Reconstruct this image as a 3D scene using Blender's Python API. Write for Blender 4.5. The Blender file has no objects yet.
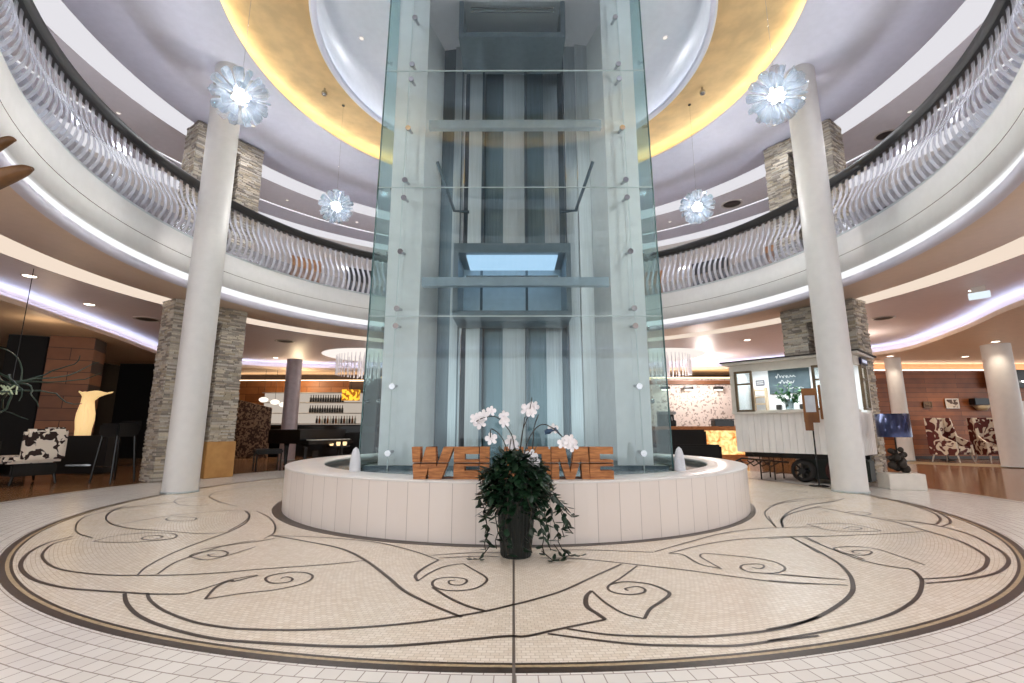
import bpy, bmesh, math, random
from math import sin, cos, pi, radians as rad, atan2, hypot, sqrt
from mathutils import Vector, Matrix
random.seed(7)
SC = bpy.context.scene
COL = SC.collection

# ------------------------------------------------------------------ mesh helper
class MB:
    def __init__(s): s.v = []; s.f = []; s.sm = []
    def add(s, vs, fs, smooth=False):
        n = len(s.v); s.v += [tuple(v) for v in vs]
        for f in fs: s.f.append([n + i for i in f]); s.sm.append(smooth)
        return s
    def box(s, c, d, rz=0, M=None):
        x, y, z = d[0]/2, d[1]/2, d[2]/2
        vs = [Vector((a, b, e)) for a in (-x, x) for b in (-y, y) for e in (-z, z)]
        R = Matrix.Rotation(rz, 3, 'Z') if M is None else M
        vs = [R @ v + Vector(c) for v in vs]
        return s.add(vs, [(0,1,3,2),(4,6,7,5),(0,4,5,1),(2,3,7,6),(0,2,6,4),(1,5,7,3)])
    def bbox(s, c, d, b=.01, rz=0):
        # box with chamfered vertical and horizontal edges
        bm = bmesh.new(); bmesh.ops.create_cube(bm, size=1)
        for v in bm.verts: v.co = Vector((v.co.x*d[0], v.co.y*d[1], v.co.z*d[2]))
        bmesh.ops.bevel(bm, geom=list(bm.edges), offset=min(b, min(d)*.45), segments=2, affect='EDGES')
        bm.verts.index_update(); R = Matrix.Rotation(rz, 3, 'Z')
        s.add([R @ v.co + Vector(c) for v in bm.verts], [[v.index for v in f.verts] for f in bm.faces]); bm.free(); return s
    def prism(s, poly, z0, z1, axis='z', M=None, off=(0,0,0)):
        n = len(poly)
        if axis == 'z': vs = [Vector((x, y, z0)) for x, y in poly] + [Vector((x, y, z1)) for x, y in poly]
        else: vs = [Vector((x, z0, y)) for x, y in poly] + [Vector((x, z1, y)) for x, y in poly]
        if M: vs = [M @ v for v in vs]
        vs = [v + Vector(off) for v in vs]
        return s.add(vs, [list(range(n))[::-1], list(range(n, 2*n))] + [(i, (i+1) % n, n+(i+1) % n, n+i) for i in range(n)])
    def lathe(s, prof, seg=32, c=(0,0,0), a0=0, a1=2*pi, smooth=True):
        full = abs(a1-a0-2*pi) < 1e-6; m = seg if full else seg+1
        vs = []
        for i in range(m):
            a = a0+(a1-a0)*i/seg
            for r, z in prof: vs.append((c[0]+r*cos(a), c[1]+r*sin(a), c[2]+z))
        k = len(prof); fs = []
        for i in range(seg):
            j = (i+1) % m
            for q in range(k-1): fs.append((i*k+q, j*k+q, j*k+q+1, i*k+q+1))
        return s.add(vs, fs, smooth)
    def cyl(s, c, r, h, seg=20, r2=None, smooth=True):
        r2 = r if r2 is None else r2
        s.lathe([(r, 0), (r2, h)], seg, c, smooth=smooth)
        s.add([(c[0]+r*cos(2*pi*i/seg), c[1]+r*sin(2*pi*i/seg), c[2]) for i in range(seg)], [list(range(seg))[::-1]])
        s.add([(c[0]+r2*cos(2*pi*i/seg), c[1]+r2*sin(2*pi*i/seg), c[2]+h) for i in range(seg)], [list(range(seg))])
        return s
    def tube(s, pts, rs, seg=8):
        pts = [Vector(p) for p in pts]
        if not hasattr(rs, '__len__'): rs = [rs]*len(pts)
        vs = []; n = len(pts); up = None
        for i, p in enumerate(pts):
            t = (pts[min(i+1, n-1)] - pts[max(i-1, 0)]).normalized()
            if up is None:
                up = Vector((0,0,1)) if abs(t.z) < .9 else Vector((1,0,0))
            x = t.cross(up).normalized(); y = x.cross(t).normalized(); up = y
            for k in range(seg):
                a = 2*pi*k/seg; vs.append(p + (x*cos(a)+y*sin(a))*rs[i])
        fs = [(i*seg+k, i*seg+(k+1) % seg, (i+1)*seg+(k+1) % seg, (i+1)*seg+k) for i in range(n-1) for k in range(seg)]
        s.add(vs, fs, True)
        b = [list(range(seg))[::-1], [(n-1)*seg+k for k in range(seg)]]
        return s.add(vs, b) if False else s.add([vs[i] for i in range(seg)], [list(range(seg))[::-1]]).add([vs[(n-1)*seg+i] for i in range(seg)], [list(range(seg))])
    def sphere(s, c, r, seg=16, ring=10, sz=1):
        prof = [(r*sin(pi*i/ring), -r*cos(pi*i/ring)*sz) for i in range(ring+1)]
        prof[0] = (r*.01, -r*sz); prof[-1] = (r*.01, r*sz)
        return s.lathe(prof, seg, c)
    def shifted(s, o):
        s.v = [(x+o[0], y+o[1], z+o[2]) for x, y, z in s.v]; return s
    def mesh(s, name, m):
        me = bpy.data.meshes.new(name); me.from_pydata(s.v, [], s.f)
        me.polygons.foreach_set('use_smooth', s.sm); me.update()
        if m: me.materials.append(m)
        return me
    def obj(s, name, m, parent=None, loc=(0,0,0), rz=0, label=None):
        o = bpy.data.objects.new(name, s.mesh(name, m)); COL.objects.link(o)
        o.location = loc; o.rotation_euler = (0, 0, rz)
        if parent: o.parent = parent
        if label: o['label'] = label
        return o

def tag(o, label, cat, group=None):
    o['label'] = label; o['category'] = cat
    if group: o['group'] = group
    return o
def thing(name, label, cat, loc=(0,0,0), rz=0, group=None):
    o = bpy.data.objects.new(name, None); COL.objects.link(o); o.empty_display_size = .1
    o.location = loc; o.rotation_euler = (0,0,rz)
    return tag(o, label, cat, group)
def struct(name, mb, m):
    o = mb.obj(name, m); o['kind'] = 'structure'; return o
def dup(src, loc, rz=None, label=None):
    def cp(o, par):
        c = o.copy(); COL.objects.link(c)
        if par: c.parent = par
        for ch in [k for k in ALLCH(o)]: cp(ch, c)
        return c
    r = cp(src, None); r.location = loc
    if rz is not None: r.rotation_euler = (0,0,rz)
    if label: r['label'] = label
    return r
def ALLCH(o): return [k for k in COL.objects if k.parent == o]

# ------------------------------------------------------------------ materials
def nt(name):
    m = bpy.data.materials.new(name); m.use_nodes = True; t = m.node_tree; t.nodes.clear()
    out = t.nodes.new('ShaderNodeOutputMaterial'); return m, t, out
def N(t, typ, **kw):
    n = t.nodes.new('ShaderNode'+typ)
    for k, v in kw.items():
        if k.startswith('_'): setattr(n, k[1:], v)
        else: n.inputs[k.replace('__', ' ')].default_value = v
    return n
def srgb(c):
    return tuple(((x/255)/12.92 if x/255 <= .04045 else ((x/255+.055)/1.055)**2.4) for x in c)+(1,)
def mat(name, c, rough=.5, metal=0, var=.06, scale=8, bump=0, bscale=60, c2=None, emit=0, ecol=None, stretch=None, spec=.5, coat=0, alpha=1, aniso=0, trans=0):
    m, t, out = nt(name); L = t.links.new
    p = N(t, 'BsdfPrincipled', Roughness=rough, Metallic=metal); p.inputs['Specular IOR Level'].default_value = spec
    p.inputs['Coat Weight'].default_value = coat; p.inputs['Alpha'].default_value = alpha
    p.inputs['Anisotropic'].default_value = aniso; p.inputs['Transmission Weight'].default_value = trans
    tc = N(t, 'TexCoord'); mp = N(t, 'Mapping'); L(tc.outputs['Object'], mp.inputs[0])
    if stretch: mp.inputs['Scale'].default_value = stretch
    no = N(t, 'TexNoise', Scale=scale, Detail=4.0); L(mp.outputs[0], no.inputs['Vector'])
    cr = N(t, 'ValToRGB'); a = srgb(c); b = srgb(c2) if c2 else tuple(x*(1-var*2) for x in a[:3])+(1,)
    cr.color_ramp.elements[0].position = .35; cr.color_ramp.elements[1].position = .65
    cr.color_ramp.elements[0].color = b; cr.color_ramp.elements[1].color = a
    L(no.outputs['Fac'], cr.inputs[0]); L(cr.outputs[0], p.inputs['Base Color'])
    if bump:
        n2 = N(t, 'TexNoise', Scale=bscale, Detail=3.0); L(mp.outputs[0], n2.inputs['Vector'])
        bp = N(t, 'Bump', Strength=bump, Distance=.02); L(n2.outputs['Fac'], bp.inputs['Height']); L(bp.outputs[0], p.inputs['Normal'])
    if emit:
        p.inputs['Emission Color'].default_value = srgb(ecol or c); p.inputs['Emission Strength'].default_value = emit
    L(p.outputs[0], out.inputs[0]); return m
def emitter(name, c, s):
    m, t, out = nt(name); e = N(t, 'Emission', Strength=s); no = N(t, 'TexNoise', Scale=3.0)
    mx = N(t, 'MixRGB', Fac=.05); mx.inputs[1].default_value = srgb(c); t.links.new(no.outputs['Fac'], mx.inputs[2])
    t.links.new(mx.outputs[0], e.inputs[0]); t.links.new(e.outputs[0], out.inputs[0]); return m
def glassy(name, tint, gloss=.12, rough=.02, gcol=(235,240,245), fres=.33, ior=1.5):
    # thin pane: see-through tint plus a surface reflection that grows at grazing angles
    m, t, out = nt(name); L = t.links.new
    tr = N(t, 'BsdfTransparent', Color=srgb(tint)); gl = N(t, 'BsdfGlossy', Roughness=rough, Color=srgb(gcol))
    lw = N(t, 'LayerWeight', Blend=.5); pw = N(t, 'Math', _operation='POWER'); pw.inputs[1].default_value = 4.0; L(lw.outputs['Facing'], pw.inputs[0]); ma = N(t, 'Math', _operation='MULTIPLY_ADD'); ma.inputs[1].default_value = .7; ma.inputs[2].default_value = gloss
    L(pw.outputs[0], ma.inputs[0]); mx = N(t, 'MixShader'); L(ma.outputs[0], mx.inputs[0]); L(tr.outputs[0], mx.inputs[1]); L(gl.outputs[0], mx.inputs[2])
    L(mx.outputs[0], out.inputs[0]); return m
def brick(name, c1, c2, cm, w, h, mortar, rough=.5, radial=False, bump=.3, axes='xz', offset=.5, spec=.5, nvar=.15):
    m, t, out = nt(name); L = t.links.new
    p = N(t, 'BsdfPrincipled', Roughness=rough); p.inputs['Specular IOR Level'].default_value = spec
    tc = N(t, 'TexCoord'); sp = N(t, 'SeparateXYZ'); L(tc.outputs['Object'], sp.inputs[0]); cb = N(t, 'CombineXYZ')
    if radial:
        at = N(t, 'Math', _operation='ARCTAN2'); L(sp.outputs['Y'], at.inputs[0]); L(sp.outputs['X'], at.inputs[1])
        mu = N(t, 'Math', _operation='MULTIPLY'); mu.inputs[1].default_value = radial; L(at.outputs[0], mu.inputs[0])
        xx = N(t, 'Math', _operation='MULTIPLY'); L(sp.outputs['X'], xx.inputs[0]); L(sp.outputs['X'], xx.inputs[1])
        yy = N(t, 'Math', _operation='MULTIPLY'); L(sp.outputs['Y'], yy.inputs[0]); L(sp.outputs['Y'], yy.inputs[1])
        ad = N(t, 'Math', _operation='ADD'); L(xx.outputs[0], ad.inputs[0]); L(yy.outputs[0], ad.inputs[1])
        sq = N(t, 'Math', _operation='SQRT'); L(ad.outputs[0], sq.inputs[0])
        L(mu.outputs[0], cb.inputs[0]); L(sq.outputs[0], cb.inputs[1])
    else:
        L(sp.outputs['XYZ'.index(axes[0].upper())], cb.inputs[0]); L(sp.outputs['XYZ'.index(axes[1].upper())], cb.inputs[1])
    br = N(t, 'TexBrick', Color1=srgb(c1), Color2=srgb(c2), Mortar=srgb(cm), Scale=1.0); br.offset = offset
    br.inputs['Brick Width'].default_value = w; br.inputs['Row Height'].default_value = h; br.inputs['Mortar Size'].default_value = mortar
    br.inputs['Mortar Smooth'].default_value = .2
    L(cb.outputs[0], br.inputs['Vector'])
    no = N(t, 'TexNoise', Scale=2.5, Detail=6.0); L(tc.outputs['Object'], no.inputs['Vector'])
    mx = N(t, 'MixRGB', Fac=nvar, _blend_type='OVERLAY'); L(br.outputs['Color'], mx.inputs[1]); L(no.outputs['Fac'], mx.inputs[2]); L(mx.outputs[0], p.inputs['Base Color'])
    if bump:
        bp = N(t, 'Bump', Strength=bump, Distance=.003, _invert=True); L(br.outputs['Fac'], bp.inputs['Height']); L(bp.outputs[0], p.inputs['Normal'])
    L(p.outputs[0], out.inputs[0]); return m
def island(name, cols, rough=.8, bump=.4, bscale=40):
    # colour picked per separate stone / board of the mesh
    m, t, out = nt(name); L = t.links.new; p = N(t, 'BsdfPrincipled', Roughness=rough)
    g = N(t, 'NewGeometry'); cr = N(t, 'ValToRGB'); cr.color_ramp.interpolation = 'CONSTANT'
    for i, c in enumerate(cols):
        e = cr.color_ramp.elements[i] if i < 2 else cr.color_ramp.elements.new(i/len(cols))
        e.position = i/len(cols); e.color = srgb(c)
    L(g.outputs['Random Per Island'], cr.inputs[0])
    tc = N(t, 'TexCoord'); no = N(t, 'TexNoise', Scale=bscale, Detail=4.0); L(tc.outputs['Object'], no.inputs['Vector'])
    mx = N(t, 'MixRGB', Fac=.35, _blend_type='OVERLAY'); L(cr.outputs[0], mx.inputs[1]); L(no.outputs['Fac'], mx.inputs[2]); L(mx.outputs[0], p.inputs['Base Color'])
    bp = N(t, 'Bump', Strength=bump, Distance=.01); L(no.outputs['Fac'], bp.inputs['Height']); L(bp.outputs[0], p.inputs['Normal'])
    L(p.outputs[0], out.inputs[0]); return m
def blotch(name, c1, c2, scale, thr=.5, rough=.6, c3=None):
    m, t, out = nt(name); L = t.links.new; p = N(t, 'BsdfPrincipled', Roughness=rough)
    tc = N(t, 'TexCoord'); no = N(t, 'TexNoise', Scale=scale, Detail=1.5, Distortion=.6); L(tc.outputs['Object'], no.inputs['Vector'])
    cr = N(t, 'ValToRGB'); cr.color_ramp.elements[0].position = thr; cr.color_ramp.elements[1].position = thr+.02
    cr.color_ramp.elements[0].color = srgb(c1); cr.color_ramp.elements[1].color = srgb(c2)
    if c3: e = cr.color_ramp.elements.new(thr+.12); e.color = srgb(c3)
    L(no.outputs['Fac'], cr.inputs[0]); L(cr.outputs[0], p.inputs['Base Color']); L(p.outputs[0], out.inputs[0]); return m

white = mat('white_plaster', (226,226,224), .45, var=.02, bump=.02)
colwhite = mat('column_paint', (222,220,217), .4, var=.02)
ceil_up = mat('upper_ceiling_paint', (228,230,246), .6, var=.02)
ceil_tan = mat('tan_ceiling_paint', (222,200,180), .5, var=.02)
ceil_lav = mat('lavender_ceiling_paint', (232,222,226), .45, var=.02)
soffit_m = mat('warm_soffit_paint', (232,206,178), .5, var=.03)
gold = mat('gold_leaf', (222,196,148), .45, .15, var=.1, scale=3)
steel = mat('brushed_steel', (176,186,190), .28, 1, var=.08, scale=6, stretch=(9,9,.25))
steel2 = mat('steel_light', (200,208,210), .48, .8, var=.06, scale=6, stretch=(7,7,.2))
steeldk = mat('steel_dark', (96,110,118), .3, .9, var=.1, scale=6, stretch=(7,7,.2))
bluesteel = mat('painted_blue_grey_steel', (164,180,190), .35, .3)
framem = mat('frame_plate_paint', (232,236,236), .4, .0, var=.03)
chrome = mat('chrome', (190,192,195), .15, 1)
black = mat('black_lacquer', (12,12,14), .2, spec=.5)
blackf = mat('black_fabric', (20,19,20), .8)
blackleather = mat('black_leather', (18,17,18), .4)
railblack = mat('black_handrail', (22,24,25), .35)
glass = glassy('shaft_glass', (247,251,251), .03, .0)
glassside = glassy('side_glass', (228,242,241), .08, .01)
glassedge = mat('glass_edge', (70,104,104), .2, emit=0)
jointm = mat('silicone_joint', (196,214,214), .3)
fin = None
water = mat('pool_water', (44,50,54), .06, bump=.25, bscale=9)
foam = mat('water_foam', (240,243,248), .3, alpha=.75, bump=.5, bscale=40)
limestone = mat('limestone_panel', (224,214,206), .35, var=.03, scale=5)
limetop = mat('limestone_coping', (226,222,218), .28, var=.03, scale=5)
dkline = mat('dark_mosaic_inlay', (66,52,42), .35, var=.25, scale=40)
tanline = mat('tan_mosaic_inlay', (188,166,130), .35, var=.15, scale=40)
jointdark = mat('metal_floor_joint', (110,100,92), .4)
oldwood = mat('carved_orange_wood', (200,134,78), .6, c2=(142,84,42), scale=5, stretch=(1.5,1.5,14), bump=.3, bscale=14)
leafm = mat('dark_green_leaf', (30,58,36), .35, c2=(14,32,20), scale=14)
leaf2 = mat('fresh_green_leaf', (60,130,66), .4, c2=(30,90,40), scale=14)
petal = mat('white_orchid_petal', (246,242,244), .5, var=.02)
potm = mat('dark_planter', (17,24,22), .45)
stemm = mat('orchid_stem', (52,44,34), .6)
stonem = island('stacked_ledgestone', [(182,172,158),(156,148,138),(200,190,172),(138,130,122),(172,160,140),(192,186,176)])
boards_w = mat('white_painted_planks', (242,238,234), .6, var=.05, scale=3, stretch=(4,4,.6))

EXPO=0.5; WORLD=1.3; LED_F=.8; LED_W=.66; LED_U=.62; LED_G=8; LED_B=8; LED_WW=3; CORE=2.0; CH_W=480; DL=80; TRAM_W=18; SHAFT=13; FRONT=55; GAL=60; UP=40; UPL=12; REC=35; LED_R=3.5
CURVES = [(0.045,[(-4.17,-2.93),(-4.15,-3.19),(-4.0,-3.5),(-3.78,-3.79),(-3.52,-4.04),(-3.21,-4.26),(-2.88,-4.41),(-2.61,-4.47),(-2.42,-4.5),(-2.21,-4.53),(-2.02,-4.53)]),(0.03,[(-2.02,-4.53),(-1.96,-4.41),(-1.93,-4.33),(-1.9,-4.24),(-1.78,-4.14)]),(0.035,[(-4.07,-3.03),(-4.07,-3.22),(-3.85,-3.55),(-3.6,-3.79),(-3.31,-3.99),(-3.02,-4.1),(-2.78,-4.15),(-2.6,-4.15),(-2.32,-4.14),(-2.04,-4.08),(-1.86,-4.01),(-1.41,-3.88),(-1.13,-3.76)]),(0.03,[(-2.61,-4.15),(-2.71,-3.92),(-2.79,-3.53),(-2.81,-3.09),(-2.81,-2.67),(-2.9,-2.25),(-3.08,-1.86),(-3.34,-1.49)]),(0.03,[(-2.49,-4.12),(-2.57,-3.85),(-2.57,-3.63),(-2.53,-3.35),(-2.45,-3.19),(-2.35,-3.09)]),(0.03,[(-2.64,-3.43),(-2.47,-3.26),(-2.32,-3.14),(-2.21,-3.02)]),(0.03,[(-4.2,-2.38),(-4.14,-2.16),(-4.03,-1.87),(-3.75,-1.6),(-3.45,-1.44)]),(0.04,[(-4.58,-2.07),(-4.82,-1.76),(-5.02,-1.37),(-4.91,-1.16),(-4.75,-0.86),(-4.52,-0.68)]),(0.03,[(-4.58,-2.07),(-4.29,-2.34),(-3.93,-2.56),(-3.44,-2.7),(-2.98,-2.82),(-2.8,-2.74)]),(0.03,[(-4.38,-2.67),(-4.73,-2.26),(-4.97,-1.87),(-5.02,-1.54),(-5.1,-1.09)]),(0.03,[(-4.38,-2.67),(-4.17,-2.85),(-3.93,-2.99)]),(0.03,[(-3.79,-3.15),(-3.79,-2.93),(-3.62,-2.79),(-3.37,-2.79),(-3.23,-2.87),(-3.16,-3.02),(-3.28,-3.13),(-3.5,-3.18),(-3.79,-3.15)]),(0.03,[(-3.16,-3.02),(-3.28,-3.09),(-3.43,-3.04),(-3.47,-2.93),(-3.38,-2.9),(-3.29,-2.97),(-3.31,-3.04)]),(0.03,[(-2.22,-3.33),(-2.3,-3.64),(-2.38,-3.75),(-2.52,-3.69),(-2.59,-3.63),(-2.58,-3.52),(-2.46,-3.46),(-2.34,-3.54),(-2.32,-3.64),(-2.41,-3.65),(-2.47,-3.59),(-2.43,-3.57)]),(0.03,[(-3.91,-2.07),(-3.95,-1.93),(-3.77,-1.93),(-3.6,-2.01),(-3.57,-2.16),(-3.79,-2.16),(-3.91,-2.07)]),(0.03,[(-4.75,-0.74),(-4.87,-0.43),(-4.66,-0.08),(-4.6,0.06)]),(0.03,[(-4.75,-0.74),(-4.46,-1.03),(-4.16,-1.08),(-4.11,-0.97)]),(0.045,[(-2.4,-4.52),(-2.26,-4.68),(-2.07,-4.85),(-1.87,-4.98),(-1.62,-5.1),(-1.42,-5.17),(-1.24,-5.2),(-0.88,-5.24),(-0.59,-5.24),(-0.3,-5.19),(-0.04,-5.13),(0.06,-5.13),(0.22,-5.05),(0.49,-4.92)]),(0.04,[(-2.27,-4.51),(-2.14,-4.65),(-1.94,-4.81),(-1.68,-4.96),(-1.47,-5.03),(-1.35,-5.05),(-1.11,-5.06),(-0.8,-5.03),(-0.5,-4.96),(-0.29,-4.87),(-0.15,-4.8),(-0.01,-4.71),(0.12,-4.62),(0.31,-4.46),(0.55,-4.17),(0.81,-3.86)]),(0.035,[(-1.84,-4.62),(-1.91,-4.39),(-1.89,-4.26),(-1.86,-4.28),(-1.77,-4.15)]),(0.03,[(-1.84,-4.62),(-1.68,-4.52),(-1.51,-4.45),(-1.39,-4.34),(-1.37,-4.21),(-1.42,-4.12),(-1.52,-4.07),(-1.63,-4.1),(-1.69,-4.18),(-1.65,-4.27),(-1.57,-4.32),(-1.49,-4.29),(-1.5,-4.22),(-1.56,-4.18),(-1.58,-4.22)]),(0.03,[(-4.54,-0.29),(-4.11,-0.75),(-3.62,-1.16)]),(0.03,[(-4.54,-0.29),(-4.75,0.17),(-4.75,0.65),(-4.58,1.34)]),(0.03,[(-3.18,-1.52),(-2.81,-1.94),(-2.52,-2.39),(-2.34,-2.78),(-2.31,-3.02)]),(0.03,[(-2.83,-2.71),(-2.94,-2.22),(-3.09,-1.84),(-3.3,-1.52)]),(0.045,[(-2.3,-2.89),(-1.91,-3.11),(-1.47,-3.39),(-1.16,-3.74),(-0.87,-4.17),(-0.69,-4.46),(-0.48,-4.7),(-0.28,-4.89)]),(0.03,[(-2.3,-2.89),(-1.76,-2.98),(-1.24,-3.16),(-0.84,-3.47),(-0.58,-3.75)]),(0.04,[(-0.58,-3.75),(-0.65,-3.95),(-0.68,-4.14),(-0.64,-4.27)]),(0.03,[(-0.64,-4.27),(-0.58,-4.06),(-0.49,-3.91),(-0.38,-3.85)]),(0.03,[(-0.38,-3.85),(-0.3,-3.99),(-0.2,-4.16),(-0.18,-4.27),(-0.23,-4.4),(-0.32,-4.46),(-0.44,-4.45),(-0.52,-4.37),(-0.53,-4.25),(-0.46,-4.19),(-0.35,-4.21),(-0.31,-4.27),(-0.34,-4.35),(-0.41,-4.34),(-0.43,-4.27),(-0.39,-4.25)]),(0.04,[(-0.52,-4.4),(-0.38,-4.6),(-0.26,-4.73),(-0.16,-4.8)]),(0.03,[(-0.66,-3.61),(-0.39,-3.54),(-0.01,-3.51)]),(0.03,[(-0.59,-3.69),(-0.26,-3.64),(-0.11,-3.66)]),(0.03,[(0.23,-3.44),(0.67,-3.44),(1.15,-3.51)]),(0.03,[(0.21,-3.69),(0.51,-3.71),(0.93,-3.88),(1.25,-4.02),(1.52,-4.17),(1.77,-4.29),(2.0,-4.33)]),(0.03,[(1.17,-3.49),(1.56,-3.16),(2.07,-2.76),(2.58,-2.54),(3.19,-2.46)]),(0.03,[(1.27,-3.54),(1.63,-3.27),(2.02,-3.06),(2.52,-2.93),(2.91,-2.9)]),(0.03,[(1.27,-3.54),(1.37,-3.59),(1.4,-3.86),(1.51,-3.98)]),(0.03,[(1.51,-3.98),(1.49,-3.77),(1.49,-3.63),(1.57,-3.55),(1.79,-3.63),(1.97,-3.75),(2.0,-3.9),(1.94,-4.02),(1.82,-4.09),(1.68,-4.06),(1.66,-3.96),(1.73,-3.87),(1.85,-3.86),(1.85,-3.92),(1.79,-3.98),(1.75,-3.94)]),(0.03,[(1.87,-4.11),(2.09,-4.2)]),(0.03,[(0.92,-3.9),(0.75,-4.17),(0.63,-4.34),(0.6,-4.43),(0.63,-4.5),(0.72,-4.53),(0.81,-4.49),(0.83,-4.42),(0.79,-4.38),(0.71,-4.42),(0.72,-4.46)]),(0.04,[(0.63,-4.34),(0.74,-4.28),(0.89,-4.33),(0.96,-4.46),(0.95,-4.54),(0.86,-4.66),(0.77,-4.77),(0.7,-4.91)]),(0.03,[(0.7,-4.91),(0.61,-4.84),(0.54,-4.68),(0.49,-4.46)]),(0.05,[(0.49,-4.46),(0.44,-4.57),(0.42,-4.73),(0.46,-4.84),(0.49,-4.92)]),(0.04,[(0.27,-5.04),(0.47,-5.11),(0.7,-5.13),(0.93,-5.13),(1.17,-5.09),(1.4,-5.02),(1.65,-4.88)]),(0.04,[(0.17,-5.1),(0.39,-5.17),(0.6,-5.22),(0.81,-5.23),(1.04,-5.23),(1.28,-5.17),(1.5,-5.12)]),(0.03,[(2.72,-2.46),(2.95,-1.82),(3.2,-1.38),(3.66,-0.87),(4.18,-0.58)]),(0.04,[(2.8,-2.46),(3.04,-2.02),(3.4,-1.61),(4.02,-1.14)]),(0.03,[(2.61,-2.93),(2.55,-3.27),(2.5,-3.53)]),(0.03,[(2.75,-2.93),(2.71,-3.21)]),(0.03,[(2.36,-3.01),(2.69,-2.94),(3.2,-2.87),(3.74,-2.77),(4.08,-2.69)]),(0.03,[(2.97,-1.85),(2.83,-2.18),(2.71,-2.49)]),(0.04,[(2.78,-2.49),(3.01,-2.05),(3.42,-1.51),(3.97,-1.0),(4.46,-0.72),(4.84,-0.4)]),(0.045,[(2.6,-2.97),(2.54,-3.42),(2.46,-3.82),(2.35,-4.1),(2.23,-4.31),(2.09,-4.5),(1.89,-4.69),(1.63,-4.89),(1.46,-4.98),(1.28,-5.05)]),(0.04,[(2.71,-2.97),(2.69,-3.4),(2.7,-3.77),(2.81,-3.94),(2.87,-3.98),(2.83,-4.1),(2.71,-4.28),(2.48,-4.53),(2.25,-4.72),(1.98,-4.89),(1.61,-5.05),(1.22,-5.18)]),(0.03,[(3.07,-3.88),(3.08,-3.6),(3.07,-3.4),(2.95,-3.31),(2.78,-3.34),(2.71,-3.4),(2.69,-3.53),(2.8,-3.6),(2.93,-3.53),(2.96,-3.45),(2.85,-3.45),(2.79,-3.51),(2.83,-3.54)]),(0.03,[(2.71,-3.4),(2.73,-3.73)]),(0.03,[(1.78,-4.1),(1.98,-4.16),(2.24,-4.23)]),(0.03,[(1.71,-4.25),(1.89,-4.3),(2.17,-4.35)]),(0.045,[(3.93,-1.14),(4.05,-1.63),(4.16,-2.23),(4.11,-2.69),(4.03,-3.13),(3.8,-3.58),(3.6,-3.81),(3.34,-4.02),(3.09,-4.15),(2.76,-4.22)]),(0.045,[(4.2,-2.04),(4.43,-2.32),(4.4,-2.79),(4.14,-3.31),(3.93,-3.63),(3.68,-3.88),(3.36,-4.1),(3.0,-4.24),(2.71,-4.31)]),(0.03,[(3.13,-2.32),(3.56,-2.29),(3.66,-2.57),(3.61,-2.68),(3.19,-2.65),(3.13,-2.32)]),(0.03,[(3.35,-2.57),(3.51,-2.46),(3.56,-2.54),(3.43,-2.62),(3.39,-2.59)]),(0.03,[(4.0,-1.63),(4.21,-1.51),(4.29,-1.67),(4.09,-1.8),(3.97,-1.69)]),(0.045,[(5.4,-0.23),(5.33,-0.86),(5.13,-1.51),(4.88,-1.94),(4.61,-2.23),(4.47,-2.32),(4.38,-2.14)]),(0.045,[(5.48,-0.56),(5.41,-1.08),(5.03,-1.84),(4.74,-2.23),(4.47,-2.44)]),(0.03,[(4.31,0.32),(4.61,0.49),(4.73,0.32),(4.46,0.13)]),(0.03,[(3.34,-1.14),(3.86,-0.66),(4.33,-0.4),(4.71,-0.33)])]
# ------------------------------------------------------------------ camera
cam = bpy.data.cameras.new('camera'); camo = bpy.data.objects.new('camera', cam); COL.objects.link(camo)
cam.sensor_width = 36; cam.lens = 36*476.8/1024; cam.clip_start = .05; cam.clip_end = 200
camo.location = (0, -7.687, 1.0); camo.rotation_euler = (pi/2+.181305, 0, .0029425)
SC.camera = camo
SC.view_settings.view_transform = 'Standard'; SC.view_settings.look = 'None'; SC.view_settings.gamma = 1
SC.view_settings.use_curve_mapping = False; SC.view_settings.exposure = EXPO

# ------------------------------------------------------------------ world: ambient fill light, entering through the open side behind the camera
w = bpy.data.worlds.new('world'); SC.world = w; w.use_nodes = True
bg = w.node_tree.nodes['Background']; bg.inputs[0].default_value = (.94,.97,1,1); bg.inputs[1].default_value = WORLD

def ring(prof, seg=160, a0=0, a1=2*pi, smooth=True):
    return MB().lathe(prof, seg, a0=a0, a1=a1, smooth=smooth)

# ------------------------------------------------------------------ floor
tile_out = brick('ring_tiles', (230,226,219), (222,217,210), (166,156,148), .115, .086, .0035, rough=.22, radial=7.0, bump=.25)
tile_in = brick('fine_mosaic_tiles', (238,228,212), (226,213,194), (206,192,174), .034, .026, .0018, rough=.24, radial=4.5, bump=.3)
woodfloor = brick('polished_wood_floor', (160,116,76), (134,92,58), (90,62,40), 1.2, .14, .002, rough=.14, axes='xy', bump=.1)
fl = MB(); fl.prism([(-16.5,-9.5),(21,-9.5),(21,13.2),(-16.5,13.2)], -.12, -.012); struct('floor', fl, woodfloor)
struct('floor', ring([(0.02,-.011),(0.02,0),(5.485,0),(5.485,-.011)], 200, smooth=False), tile_in)
struct('floor', ring([(5.485,-.011),(5.485,0),(7.15,0),(7.15,-.011)], 200, smooth=False), tile_out)
struct('trim_1', ring([(5.44,0),(5.44,.0015),(5.487,.0015),(5.487,0)], 240, smooth=False), dkline)
struct('trim_2', ring([(5.415,0),(5.415,.001),(5.44,.001)], 240, smooth=False), tanline)
struct('trim_3', ring([(5.40,0),(5.40,.0015),(5.418,.0015),(5.418,0)], 240, smooth=False), dkline)
struct('trim_4', ring([(7.02,0),(7.02,.0015),(7.055,.0015),(7.055,0)], 240, smooth=False), dkline)
struct('trim_5', ring([(3.2,0),(3.2,.002),(3.355,.002),(3.355,0)], 240, smooth=False), dkline)
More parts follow.
